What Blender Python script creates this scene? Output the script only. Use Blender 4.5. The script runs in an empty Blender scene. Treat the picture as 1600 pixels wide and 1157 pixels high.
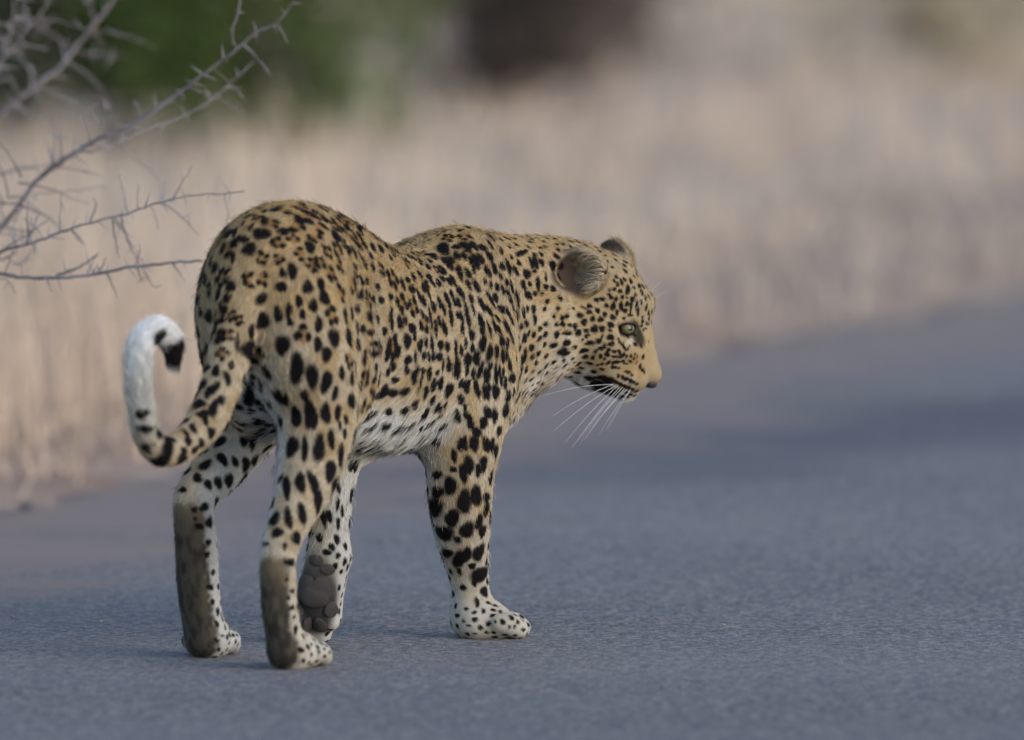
import bpy, math
import numpy as np
from mathutils import Vector, Matrix
from mathutils.bvhtree import BVHTree

# ------------------------------------------------------------------ camera, sky, sun, exposure
scene = bpy.context.scene
col = scene.collection
CAM_H, PITCH, LENS = 1.80, 0.067, 500.0
F = LENS / 36.0 * 1600.0

cam_data = bpy.data.cameras.new('camera')
cam = bpy.data.objects.new('camera', cam_data)
col.objects.link(cam)
cam.location = (0, 0, CAM_H)
cam.rotation_euler = (math.pi / 2 - PITCH, 0, 0)
cam_data.lens = LENS
cam_data.sensor_width = 36.0
cam_data.clip_start = 0.5
cam_data.clip_end = 2000
cam_data.dof.use_dof = True
cam_data.dof.focus_distance = 20.98
cam_data.dof.aperture_fstop = 3.0
cam_data.dof.aperture_blades = 0
scene.camera = cam

world = bpy.data.worlds.new('World')
scene.world = world
world.use_nodes = True
wn = world.node_tree
wn.nodes.clear()
sky = wn.nodes.new('ShaderNodeTexSky')
sky.sky_type = 'NISHITA'
sky.sun_disc = False
SUN_EL, SUN_AZ = math.radians(24), math.radians(128)   # azimuth clockwise from +Y
sky.sun_elevation = SUN_EL
sky.sun_rotation = SUN_AZ
sky.air_density = 1.0
sky.dust_density = 1.2
sky.ozone_density = 1.2
bg = wn.nodes.new('ShaderNodeBackground')
bg.inputs['Strength'].default_value = 0.15
wo = wn.nodes.new('ShaderNodeOutputWorld')
wn.links.new(sky.outputs[0], bg.inputs[0])
wn.links.new(bg.outputs[0], wo.inputs[0])

sun_data = bpy.data.lights.new('sun', 'SUN')
sun_data.energy = 0.5
sun_data.angle = math.radians(40)
sun_data.color = (1.0, 0.975, 0.95)
sun = bpy.data.objects.new('sun', sun_data)
col.objects.link(sun)
sd = Vector((math.sin(SUN_AZ) * math.cos(SUN_EL), math.cos(SUN_AZ) * math.cos(SUN_EL), math.sin(SUN_EL)))
sun.rotation_euler = sd.to_track_quat('Z', 'Y').to_euler()

scene.view_settings.view_transform = 'Standard'
scene.view_settings.look = 'None'
scene.view_settings.gamma = 1.0
scene.view_settings.use_curve_mapping = False
scene.view_settings.exposure = 0.82
scene.render.engine = 'CYCLES'
scene.cycles.use_denoising = True
scene.cycles.max_bounces = 5
scene.cycles.diffuse_bounces = 3
scene.cycles.glossy_bounces = 2
scene.cycles.transparent_max_bounces = 8

rng = np.random.default_rng(7)
V = lambda *a: np.array(a, dtype=np.float64)
X_, FW, UP = V(1, 0, 0), V(0, math.cos(PITCH), -math.sin(PITCH)), V(0, math.sin(PITCH), math.cos(PITCH))
zz = V(0, 0, 1)
CAMP = V(0, 0, CAM_H)


def ray(u, v):
    return FW + X_ * ((u - 800.0) / F) - UP * ((v - 578.5) / F)


def at(u, v, y):
    """the point of the place seen at (u, v) that stands y metres ahead of the camera"""
    d = ray(u, v)
    return CAMP + d * (y / d[1])


def proj(P):
    P = np.atleast_2d(P) - CAMP
    z = P @ FW
    return np.stack([800 + F * (P @ X_) / z, 578.5 - F * (P @ UP) / z], 1)

VOX, FURN = 0.003, 330000      # body voxel in metres, strands of fur


# ------------------------------------------------------------------ helpers
_lat = np.random.default_rng(99).random(4096)


def vnoise(P, f, octaves=3):
    """smooth value noise of points, about 0 to 1"""
    P = np.asarray(P, float) * f
    out, amp, tot = 0, 1.0, 0
    for o in range(octaves):
        i = np.floor(P).astype(np.int64); t = P - i
        t = t * t * (3 - 2 * t)
        v = 0
        for a in (0, 1):
            for b in (0, 1):
                for c in (0, 1):
                    h = ((i[..., 0] + a) * 73856093 ^ (i[..., 1] + b) * 19349663 ^ (i[..., 2] + c) * 83492791) % 4096
                    v = v + _lat[h] * (t[..., 0] if a else 1 - t[..., 0]) * (t[..., 1] if b else 1 - t[..., 1]) * (t[..., 2] if c else 1 - t[..., 2])
        out = out + amp * v; tot += amp
        amp *= .5; P = P * 2.03 + 17.1
    return out / tot


def unit(*a):
    a = V(*a)
    return a / np.linalg.norm(a)


def spline(pts, sub=4):
    """Catmull-Rom through (point, radius) pairs"""
    A = np.array([np.r_[p, r] for p, r in pts])
    if len(A) < 3:
        return A
    G = np.vstack([2 * A[0] - A[1], A, 2 * A[-1] - A[-2]])
    out = []
    for i in range(1, len(G) - 2):
        for t in np.arange(sub) / sub:
            p0, p1, p2, p3 = G[i - 1:i + 3]
            out.append(.5 * (2 * p1 + (p2 - p0) * t + (2 * p0 - 5 * p1 + 4 * p2 - p3) * t ** 2 + (3 * p1 - p0 - 3 * p2 + p3) * t ** 3))
    out.append(A[-1])
    return np.array(out)


def mesh_obj(name, verts, faces, mat=None, parent=None, smooth_sh=True):
    me = bpy.data.meshes.new(name)
    verts = np.asarray(verts, np.float32); faces = np.asarray(faces, np.int32)
    me.vertices.add(len(verts)); me.vertices.foreach_set('co', verts.ravel())
    k = faces.shape[1]
    me.loops.add(faces.size); me.loops.foreach_set('vertex_index', faces.ravel())
    me.polygons.add(len(faces)); me.polygons.foreach_set('loop_start', np.arange(0, faces.size, k, dtype=np.int32))
    me.polygons.foreach_set('loop_total', np.full(len(faces), k, np.int32))
    me.update(calc_edges=True)
    me.polygons.foreach_set('use_smooth', np.full(len(faces), smooth_sh))
    if mat: me.materials.append(mat)
    o = bpy.data.objects.new(name, me)
    col.objects.link(o)
    if parent: o.parent = parent
    return o


def principled(name, rough=.7, spec=.3, color=None):
    m = bpy.data.materials.new(name)
    m.use_nodes = True
    b = m.node_tree.nodes['Principled BSDF']
    b.inputs['Roughness'].default_value = rough
    b.inputs['Specular IOR Level'].default_value = spec
    if color is not None:
        b.inputs['Base Color'].default_value = (*color, 1)
    return m, m.node_tree, b


def tube(name, P, r0, r1, mat, parent, sides=5):
    P = np.array(P)
    n = len(P)
    T = np.gradient(P, axis=0); T /= np.linalg.norm(T, axis=1, keepdims=True)
    ref = V(.3, .2, .93)
    B = np.cross(T, ref); B /= np.linalg.norm(B, axis=1, keepdims=True)
    C = np.cross(T, B)
    rr = np.linspace(r0, r1, n) if np.isscalar(r0) else np.array(r0)
    a = np.linspace(0, 2 * math.pi, sides, endpoint=False)
    vv = (P[:, None] + rr[:, None, None] * (np.cos(a)[None, :, None] * B[:, None] + np.sin(a)[None, :, None] * C[:, None])).reshape(-1, 3)
    ff = [(i * sides + j, i * sides + (j + 1) % sides, (i + 1) * sides + (j + 1) % sides, (i + 1) * sides + j) for i in range(n - 1) for j in range(sides)]
    return mesh_obj(name, vv, ff, mat, parent)


def noise_mat(name, stops, scale, detail=6, rough=.9, spec=.25, bump=0.0, bscale=None, bdist=.004, vec='Object', stretch=None, rough_noise=.6):
    m, nt, bs = principled(name, rough, spec)
    tc = nt.nodes.new('ShaderNodeTexCoord')
    src = tc.outputs[vec]
    if stretch:
        mp = nt.nodes.new('ShaderNodeMapping'); mp.inputs['Scale'].default_value = stretch
        nt.links.new(src, mp.inputs[0]); src = mp.outputs[0]
    n = nt.nodes.new('ShaderNodeTexNoise')
    n.inputs['Scale'].default_value = scale; n.inputs['Detail'].default_value = detail; n.inputs['Roughness'].default_value = rough_noise
    nt.links.new(src, n.inputs['Vector'])
    cr = nt.nodes.new('ShaderNodeValToRGB')
    e = cr.color_ramp.elements
    while len(e) < len(stops): e.new(.5)
    for x, (p, c) in zip(e, stops):
        x.position = p; x.color = (*c, 1)
    nt.links.new(n.outputs['Fac'], cr.inputs[0])
    nt.links.new(cr.outputs[0], bs.inputs['Base Color'])
    if bump:
        b = nt.nodes.new('ShaderNodeBump'); b.inputs['Strength'].default_value = bump; b.inputs['Distance'].default_value = bdist
        n2 = nt.nodes.new('ShaderNodeTexNoise'); n2.inputs['Scale'].default_value = bscale or scale * 4; n2.inputs['Detail'].default_value = 4
        nt.links.new(src, n2.inputs['Vector']); nt.links.new(n2.outputs['Fac'], b.inputs['Height']); nt.links.new(b.outputs[0], bs.inputs['Normal'])
    return m, nt, bs, cr, src


# ------------------------------------------------------------------ ground and road
EY = np.array([-30, -8, 8, 17, 23.40, 27.20, 29.2, 33.4, 39.4, 49.4, 70, 110, 220.])
EX = np.array([-13.5, -9.2, -5.0, -2.62, -.842, .294, 1.05, 2.50, 4.9, 9.6, 21, 50, 150.])


def edge_x(y):
    """left edge of the road at distance y"""
    return np.interp(y, EY, EX)


earth_m, nt, bs, cr, src = noise_mat('dry_earth', [(.30, (.350, .258, .200)), (.50, (.450, .350, .272)), (.72, (.540, .440, .345))], 1.6, 8, .95, .1, .6, 30, .03)
g = np.array([(-260, -60), (260, -60), (260, 460), (-260, 460)])
GN = 64
gx = np.concatenate([np.linspace(-260, -14, 14), np.linspace(-12, 12, 49), np.linspace(14, 260, 14)])
gy = np.concatenate([np.linspace(-60, 10, 8), np.linspace(12, 60, 97), np.linspace(66, 460, 20)])
GX, GY = np.meshgrid(gx, gy, indexing='ij')


def ground_z(x, y):
    d = edge_x(y) - x                                    # metres left of the road edge
    d2 = x - (edge_x(y) + 6.4)
    out = np.maximum(d, d2)
    bank = .10 * np.clip((out - .4) / 5, 0, 1) + .012 * np.clip((out - 6) / 10, 0, 8) * 4
    rough = .03 * np.sin(x * 2.1 + 1.3 * np.sin(y * .9)) * np.sin(y * 1.7 + .6) * np.clip(out / 1.5, 0, 1)
    return np.where(out > -.05, -.020 + bank + rough, -.06)


GZ = ground_z(GX, GY)
nx_, ny_ = GX.shape
gi = np.arange(nx_ * ny_).reshape(nx_, ny_)
gf = np.stack([gi[:-1, :-1], gi[1:, :-1], gi[1:, 1:], gi[:-1, 1:]], -1).reshape(-1, 4)
ground = mesh_obj('ground', np.stack([GX, GY, GZ], -1).reshape(-1, 3), gf, earth_m)
ground['kind'] = 'structure'

soil_m, *_ = noise_mat('reddish_soil', [(.30, (.250, .172, .132)), (.50, (.335, .245, .190)), (.72, (.430, .335, .262))], 3.5, 8, .95, .1, .7, 45, .02)
# road: worn grey tarmac, ragged at the edge
road_m, nt, bs = principled('old_tarmac', .88, .28)
tc = nt.nodes.new('ShaderNodeTexCoord')


def tex(kind, scale, detail=2, **kw):
    n = nt.nodes.new(kind)
    n.inputs['Scale'].default_value = scale
    if 'Detail' in n.inputs: n.inputs['Detail'].default_value = detail
    return n


def link(a, b): nt.links.new(a, b)


def mixc(fac, a, b, typ='MIX'):
    m = nt.nodes.new('ShaderNodeMix'); m.data_type = 'RGBA'; m.blend_type = typ
    if isinstance(fac, float): m.inputs[0].default_value = fac
    else: link(fac, m.inputs[0])
    for s, i in ((a, 6), (b, 7)):
        if isinstance(s, tuple): m.inputs[i].default_value = (*s, 1)
        else: link(s, m.inputs[i])
    return m.outputs[2]


def ramp(src, stops):
    cr = nt.nodes.new('ShaderNodeValToRGB'); e = cr.color_ramp.elements
    while len(e) < len(stops): e.new(.5)
    for x, (p, c) in zip(e, stops):
        x.position = p; x.color = (*c, 1) if isinstance(c, tuple) else (c, c, c, 1)
    link(src, cr.inputs[0])
    return cr.outputs[0]


mp = nt.nodes.new('ShaderNodeMapping'); mp.inputs['Scale'].default_value = (.55, .80, 1.0); mp.inputs['Rotation'].default_value = (0, 0, .30)
link(tc.outputs['Object'], mp.inputs[0])
big = tex('ShaderNodeTexNoise', 1.1, 4); link(mp.outputs[0], big.inputs['Vector'])
mid = tex('ShaderNodeTexNoise', 6.0, 5); link(mp.outputs[0], mid.inputs['Vector'])
grit = tex('ShaderNodeTexVoronoi', 115); link(tc.outputs['Object'], grit.inputs['Vector'])
grit2 = tex('ShaderNodeTexVoronoi', 44); link(tc.outputs['Object'], grit2.inputs['Vector'])
fine = tex('ShaderNodeTexNoise', 260, 3); link(tc.outputs['Object'], fine.inputs['Vector'])
c0 = ramp(big.outputs['Fac'], [(.32, (.066, .076, .100)), (.46, (.104, .115, .144)), (.56, (.134, .142, .168)), (.70, (.172, .173, .190))])
c1 = mixc(ramp(mid.outputs['Fac'], [(.38, 0.0), (.70, .55)]), c0, (.140, .132, .135))
sepn = nt.nodes.new('ShaderNodeSeparateColor'); link(grit.outputs['Color'], sepn.inputs[0])
c2 = mixc(ramp(sepn.outputs[0], [(.0, .8), (.38, 0.0), (.72, 0.0), (.96, .9)]), c1, ramp(sepn.outputs[1], [(.0, (.040, .042, .052)), (.45, (.060, .058, .066)), (.55, (.20, .18, .175)), (1.0, (.30, .27, .25))]))
sep2 = nt.nodes.new('ShaderNodeSeparateColor'); link(grit2.outputs['Color'], sep2.inputs[0])
chip = nt.nodes.new('ShaderNodeMath'); chip.operation = 'MULTIPLY'
link(ramp(sep2.outputs[0], [(.80, 0.0), (.86, 1.0)]), chip.inputs[0])
link(ramp(grit2.outputs['Distance'], [(.20, 1.0), (.34, 0.0)]), chip.inputs[1])
c3 = mixc(chip.outputs[0], c2, ramp(sep2.outputs[1], [(0.0, (.26, .20, .17)), (.5, (.33, .31, .31)), (1.0, (.40, .36, .30))]))
# dust and soil carried onto the tarmac, thinning out away from its edge
ea = nt.nodes.new('ShaderNodeAttribute'); ea.attribute_name = 'from_edge'
dn_ = tex('ShaderNodeTexNoise', 3.0, 7); dn_.inputs['Roughness'].default_value = .65; link(tc.outputs['Object'], dn_.inputs['Vector'])
ad = nt.nodes.new('ShaderNodeMath'); ad.operation = 'MULTIPLY_ADD'; ad.inputs[1].default_value = -1.5; link(dn_.outputs['Fac'], ad.inputs[0])
link(ea.outputs['Fac'], ad.inputs[2])
dust = nt.nodes.new('ShaderNodeMapRange'); dust.interpolation_type = 'SMOOTHSTEP'
dust.inputs['From Min'].default_value = -.66; dust.inputs['From Max'].default_value = .25
dust.inputs['To Min'].default_value = .92; dust.inputs['To Max'].default_value = 0.0
link(ad.outputs[0], dust.inputs['Value'])
# a soft-edged darker band slanting across the lane, mixed into the base colour
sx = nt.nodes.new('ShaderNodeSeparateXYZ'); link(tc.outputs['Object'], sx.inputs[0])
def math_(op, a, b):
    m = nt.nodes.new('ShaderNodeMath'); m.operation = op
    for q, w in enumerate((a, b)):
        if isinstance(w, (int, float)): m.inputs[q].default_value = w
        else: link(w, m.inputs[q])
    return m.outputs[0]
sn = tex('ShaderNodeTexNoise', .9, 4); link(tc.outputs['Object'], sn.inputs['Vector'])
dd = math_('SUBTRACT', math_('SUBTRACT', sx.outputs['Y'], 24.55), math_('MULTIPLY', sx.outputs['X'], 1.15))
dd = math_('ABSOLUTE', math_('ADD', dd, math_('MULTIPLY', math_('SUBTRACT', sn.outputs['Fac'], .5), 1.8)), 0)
dark_band = nt.nodes.new('ShaderNodeMapRange'); dark_band.interpolation_type = 'SMOOTHSTEP'
dark_band.inputs['From Min'].default_value = .15; dark_band.inputs['From Max'].default_value = 1.0
dark_band.inputs['To Min'].default_value = .55; dark_band.inputs['To Max'].default_value = 0.0
link(dd, dark_band.inputs['Value'])
c3 = mixc(dark_band.outputs[0], c3, (.056, .063, .088))
c4 = mixc(dust.outputs[0], c3, (.265, .205, .175))
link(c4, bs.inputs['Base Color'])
bmp = nt.nodes.new('ShaderNodeBump'); bmp.inputs['Strength'].default_value = .9; bmp.inputs['Distance'].default_value = .004
hsum = nt.nodes.new('ShaderNodeMath'); hsum.operation = 'ADD'
link(ramp(grit.outputs['Distance'], [(.0, 1.0), (.7, 0.0)]), hsum.inputs[0]); link(fine.outputs['Fac'], hsum.inputs[1])
link(hsum.outputs[0], bmp.inputs['Height']); link(bmp.outputs[0], bs.inputs['Normal'])

ry = np.concatenate([np.linspace(-30, 15, 46), np.linspace(15.1, 42, 420), np.linspace(43, 220, 90)])
rr_ = np.random.default_rng(11)
jag = np.interp(ry, np.linspace(-30, 220, 2200), rr_.normal(0, .035, 2200)) + .05 * np.sin(ry * 2.3) + .04 * np.sin(ry * 5.1 + 1)
lx = edge_x(ry) + jag
W = 6.4
cols = np.array([0, .0, .05, .15, .3, .6, 1.0, 1.6, 2.4, 3.2, 4.0, 4.8, 5.6, 6.2, 6.4, 6.4])
rz = -.00 * cols
V_ = []
for j, c in enumerate(cols):
    z = np.full(len(ry), 0.0)
    if j in (0, len(cols) - 1): z -= .09
    V_.append(np.stack([lx * (1 - c / W) + (edge_x(ry) + W) * (c / W), ry, z], 1))
RV = np.stack(V_, 1)
ri = np.arange(RV.shape[0] * RV.shape[1]).reshape(RV.shape[:2])
rfc = np.stack([ri[:-1, :-1], ri[:-1, 1:], ri[1:, 1:], ri[1:, :-1]], -1).reshape(-1, 4)
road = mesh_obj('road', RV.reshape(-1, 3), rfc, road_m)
ea_ = road.data.attributes.new('from_edge', 'FLOAT', 'POINT')
ea_.data.foreach_set('value', np.tile(cols, len(ry)).astype(np.float32))
road['kind'] = 'structure'

# sandy shoulder that spills over the ragged edge of the tarmac
sy = np.arange(14, 62, .11); sd_ = np.concatenate([np.linspace(-.42, .35, 20), np.linspace(.42, 1.9, 16)])
SY, SD = np.meshgrid(sy, sd_, indexing='ij')
SX = edge_x(SY) - SD
wob = .16 * (vnoise(np.stack([SX, SY, SX * 0], -1), 2.2, 4) - .5) + .02 * rr_.normal(0, 1, SY.shape)
zed = np.clip((SD + wob - .02) / .30, -1, 1) * .028 + .004 * rr_.normal(0, 1, SY.shape)
SZ = np.where(SD > 1.5, np.minimum(zed, ground_z(SX, SY) - .02 + (1.9 - SD) * .02), np.maximum(zed, np.where(SD > .35, ground_z(SX, SY) + .008, -1)))
SZ[:, 0] = -.03
si = np.arange(SY.size).reshape(SY.shape)
sfc = np.stack([si[:-1, :-1], si[1:, :-1], si[1:, 1:], si[:-1, 1:]], -1).reshape(-1, 4)
verge = mesh_obj('verge', np.stack([SX, SY, SZ], -1).reshape(-1, 3), sfc, soil_m)
verge['kind'] = 'structure'

# ------------------------------------------------------------------ dry grass of the verge
def blades(n, xs, ys, zs, h0, h1, w, lean, seed):
    """n grass blades, each a bent strip of three faces"""
    r = np.random.default_rng(seed)
    a = r.uniform(0, 6.283, n)
    h = r.uniform(h0, h1, n) * r.choice([.6, .8, 1, 1.15], n)
    ln = np.abs(r.normal(0, lean, n)) * h
    dx, dy = np.cos(a), np.sin(a)
    b = a + 1.57 + r.normal(0, .4, n)
    wx, wy = np.cos(b) * w / 2, np.sin(b) * w / 2
    P = np.empty((n, 8, 3))
    for k, (t, ww) in enumerate(((0, 1), (.4, .95), (.75, .7), (1, .15))):
        cx, cy, cz = xs + dx * ln * t * t, ys + dy * ln * t * t, zs + h * (t - .12 * t * t * (ln / h))
        P[:, 2 * k] = np.stack([cx - wx * ww, cy - wy * ww, cz], 1)
        P[:, 2 * k + 1] = np.stack([cx + wx * ww, cy + wy * ww, cz], 1)
    f0 = np.array([(0, 1, 3, 2), (2, 3, 5, 4), (4, 5, 7, 6)])
    Fc = (np.arange(n)[:, None, None] * 8 + f0).reshape(-1, 4)
    return P.reshape(-1, 3), Fc


def grass_mat(name, c0, c1, c2):
    m, nt_, bs_ = principled(name, .75, .2)
    tc_ = nt_.nodes.new('ShaderNodeTexCoord')
    n_ = nt_.nodes.new('ShaderNodeTexNoise'); n_.inputs['Scale'].default_value = 2.2; n_.inputs['Detail'].default_value = 5
    nt_.links.new(tc_.outputs['Object'], n_.inputs['Vector'])
    r_ = nt_.nodes.new('ShaderNodeValToRGB'); e_ = r_.color_ramp.elements; e_.new(.5)
    for x, (p, c) in zip(e_, ((.32, c0), (.5, c1), (.68, c2))):
        x.position = p; x.color = (*c, 1)
    nt_.links.new(n_.outputs['Fac'], r_.inputs[0]); nt_.links.new(r_.outputs[0], bs_.inputs['Base Color'])
    tr = nt_.nodes.new('ShaderNodeBsdfTranslucent'); nt_.links.new(r_.outputs[0], tr.inputs[0])
    mx = nt_.nodes.new('ShaderNodeMixShader'); mx.inputs[0].default_value = .3
    nt_.links.new(bs_.outputs[0], mx.inputs[1]); nt_.links.new(tr.outputs[0], mx.inputs[2])
    nt_.links.new(mx.outputs[0], nt_.nodes['Material Output'].inputs['Surface'])
    return m


straw_m = grass_mat('straw', (.57, .435, .325), (.72, .57, .435), (.81, .68, .53))
gr = np.random.default_rng(5)


def verge_points(n, y0, y1, d0, d1, clump=14, spread=.09, power=1.0):
    m = max(n // clump, 1)
    y = gr.uniform(y0, y1, m)
    d = d0 + (d1 - d0) * gr.random(m) ** power
    x = edge_x(y) - d
    x = np.repeat(x, clump) + gr.normal(0, spread, m * clump)
    y = np.repeat(y, clump) + gr.normal(0, spread, m * clump)
    k = edge_x(y) - x > .0 + .12 * gr.random(len(x))
    return x[k], y[k]


gv, gfc, off = [], [], 0
for n, y0, y1, d0, d1, h0, h1, w, lean, sp, pw in (
        (15000, 21, 27.5, .35, 4.0, .12, .42, .006, .5, .10, .8),     # the body of the near verge
        (14000, 20, 42, .02, 1.5, .03, .14, .005, .9, .09, 1.2),       # short and trodden by the edge
        (30000, 26.0, 46, .3, 9.0, .04, .15, .008, 1.0, .20, .8),      # grazed short further back
        (1600, 29, 44, 1.2, 8.0, .14, .26, .007, .6, .09, .8),        # with a few taller tufts
        (15000, 44, 80, 2.0, 30.0, .20, .70, .011, .45, .20, .9),     # tall again far behind
        (4500, 20, 28, .25, 1.6, .15, .46, .005, .4, .07, 1.0)):      # tufts by the bend at the near left
    x, y = verge_points(n, y0, y1, d0, d1, 14, sp, pw)
    p, f = blades(len(x), x, y, ground_z(x, y) - .01, h0, h1, w, lean, int(n))
    gv.append(p); gfc.append(f + off); off += len(p)
# the far side of the road
y = gr.uniform(10, 70, 9000); x = edge_x(y) + 6.9 + 9 * gr.random(9000)
p, f = blades(len(x), x, y, ground_z(x, y) - .01, .15, .55, .008, .5, 3)
gv.append(p); gfc.append(f + off)
grass = mesh_obj('dry_grass', np.concatenate(gv), np.concatenate(gfc), straw_m)
grass['kind'] = 'stuff'
grass['label'] = 'pale dry grass covering the verge beyond the road edge'
grass['category'] = 'grass'


# ------------------------------------------------------------------ shrubs behind the verge
bark_m, *_ = noise_mat('bark', [(.3, (.060, .048, .040)), (.6, (.13, .105, .088)), (.8, (.20, .17, .15))], 30, 5, .9, .2, .5, 60, .01)


def leaf_mat(name, c0, c1):
    return grass_mat(name, c0, tuple((a + b) / 2 for a, b in zip(c0, c1)), c1)


def shrub(name, label, x, y, rad, high, leaf, nleaf, lsize, seed, stems=5, group=None, open_=.35, base=.15):
    r = np.random.default_rng(seed)
    z0 = float(ground_z(np.array(x), np.array(y)))
    root = bpy.data.objects.new(name, None); col.objects.link(root); root.location = (x, y, z0)
    root['label'] = label; root['category'] = 'shrub'
    if group: root['group'] = group
    tips = []
    for s in range(stems):
        a = 6.283 * s / stems + r.uniform(-.4, .4)
        q = rad * r.uniform(.3, .75)
        P0 = V(math.cos(a) * .06, math.sin(a) * .06, -.05)
        P1 = V(math.cos(a) * q * .45, math.sin(a) * q * .45, high * .45)
        P2 = V(math.cos(a + .3) * q, math.sin(a + .3) * q, high * r.uniform(.75, 1.0))
        t = np.linspace(0, 1, 9)[:, None]
        C = (1 - t) ** 2 * P0 + 2 * t * (1 - t) * P1 + t * t * P2 + r.normal(0, .02, (9, 3)) * t
        st = tube('stem', C, .020 * high / 2, .004, bark_m, root, 7)
        for k in range(10):
            i = r.integers(1, 9)
            d = r.normal(0, 1, 3); d[2] = abs(d[2]) * .6; d /= np.linalg.norm(d)
            E_ = C[i] + d * rad * r.uniform(.3, .6)
            tt_ = np.linspace(0, 1, 5)[:, None]
            B = C[i] * (1 - tt_) + E_ * tt_ + r.normal(0, .015, (5, 3)) * tt_
            tube('branch', B, .012 * high / 2, .003, bark_m, st, 4)
            tips += [B[2], B[3], B[4]]
    tips = np.array(tips)
    # leaves: small bent diamonds gathered round the twigs, in clumps
    k = r.integers(0, len(tips), nleaf)
    P = tips[k] + r.normal(0, 1, (nleaf, 3)) * V(.16, .16, .12) * rad * r.uniform(.3, 1.2, (nleaf, 1))
    m = nleaf // 2                                   # half of them in clumps through the whole dome
    cl = r.normal(0, 1, (60, 3)); cl /= np.linalg.norm(cl, axis=1, keepdims=True)
    cl = cl * (r.random((60, 1)) ** .4) * V(rad, rad, high * .5) + V(0, 0, high * .5)
    P[:m] = cl[r.integers(0, 60, m)] + r.normal(0, 1, (m, 3)) * rad * .13
    keep = (P[:, 2] > base * high) & (np.sin(P[:, 0] * 5 / rad + seed) * np.sin(P[:, 1] * 5 / rad) * np.sin(P[:, 2] * 6 / rad + 1) < open_)
    P = P[keep]
    n = len(P)
    d = r.normal(0, 1, (n, 3)); d /= np.linalg.norm(d, axis=1, keepdims=True)
    e = np.cross(d, r.normal(0, 1, (n, 3))); e /= np.linalg.norm(e, axis=1, keepdims=True)
    L = lsize * r.uniform(.6, 1.3, (n, 1))
    nn = np.cross(d, e)
    Q = np.stack([P - d * L, P + e * L * .38 + nn * L * .12, P + d * L, P - e * L * .38 + nn * L * .12], 1).reshape(-1, 3)
    o = mesh_obj('crown', Q, np.arange(4 * n).reshape(-1, 4), leaf, root, False)
    o['kind'] = 'stuff'
    return root


green_m = leaf_mat('green_leaves', (.070, .110, .026), (.150, .205, .065))
olive_m = leaf_mat('olive_leaves', (.085, .105, .050), (.17, .19, .095))
brown_m = leaf_mat('brown_leaves', (.045, .036, .030), (.110, .088, .074))
greyb_m = leaf_mat('grey_brown_leaves', (.13, .105, .090), (.24, .20, .175))
gold_m = leaf_mat('straw_leaves', (.50, .43, .31), (.68, .61, .47))


def gx_(u, y): return (u - 800) / F * y


SG = 'shrubs behind the grass verge'
shrub('shrub', 'vivid green leafy shrub above the leopard\'s rump', gx_(455, 33.8), 33.8, .42, .86, green_m, 5600, .026, 21, 7, SG, base=.08)
shrub('shrub', 'green shrub between the vivid green one and the dull olive one', gx_(235, 34.6), 34.6, .36, .80, green_m, 5000, .026, 27, 7, SG, base=.12)
shrub('shrub', 'dull olive shrub behind the thorny twigs, at the picture\'s edge', gx_(20, 34.4), 34.4, .40, .9, olive_m, 6000, .026, 22, 7, SG, base=.10)
shrub('shrub', 'dark brown shrub straight above the leopard\'s back', gx_(800, 36.2), 36.2, .34, .48, brown_m, 3000, .022, 23, 5, SG, open_=.8, base=.02)
shrub('shrub', 'thin greyish brown shrub just beyond the dark brown one', gx_(910, 37.4), 37.4, .38, .42, greyb_m, 2600, .022, 28, 5, SG, open_=.7, base=.02)
shrub('shrub', 'small green shrub between the vivid green one and the dark brown one', gx_(620, 41), 41, .26, .50, green_m, 1500, .030, 24, 5, SG, base=.1)
shrub('shrub', 'pale straw-coloured shrub in the upper right', gx_(1500, 38), 38, .60, .6, gold_m, 4500, .026, 25, 6, SG, base=.05)
# loose chips of stone on the tarmac
chip_m, *_ = noise_mat('stone_chip', [(.3, (.26, .18, .10)), (.5, (.38, .32, .27)), (.7, (.46, .43, .40))], 9, 3, .8, .3)
cg = np.random.default_rng(77)
oct_ = np.array([(1, 0, 0), (0, 1, 0), (-1, 0, 0), (0, -1, 0), (0, 0, .7), (0, 0, -.5), (.6, .6, .35), (-.6, .5, .3)], float)
cfc = np.array([(0, 6, 4), (6, 1, 4), (1, 7, 4), (7, 2, 4), (2, 3, 4), (3, 0, 4), (0, 3, 5), (3, 2, 5), (2, 1, 5), (1, 0, 5), (0, 1, 6), (1, 2, 7)])
for u, v in ((68, 940), (115, 994), (171, 994), (157, 973), (255, 1018), (178, 957), (640, 1010), (1130, 978), (1190, 1020), (1440, 1035), (1560, 960), (905, 1030), (58, 905), (610, 985), (20, 965)):
    d = ray(u, v)
    P = CAMP + d * (CAM_H / -d[2])
    sz = cg.uniform(.0022, .0042)
    o = mesh_obj('stone_chip', (oct_ + cg.normal(0, .15, oct_.shape)) * sz * V(1.3, 1, .8), cfc, chip_m, None, False)
    o.location = (P[0], P[1], sz * .35)
    o.rotation_euler = (0, 0, cg.uniform(0, 6))
    o['label'] = 'tiny pale stone chip lying loose on the tarmac'
    o['category'] = 'stone'
    o['group'] = 'stone chips scattered on the tarmac'

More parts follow.
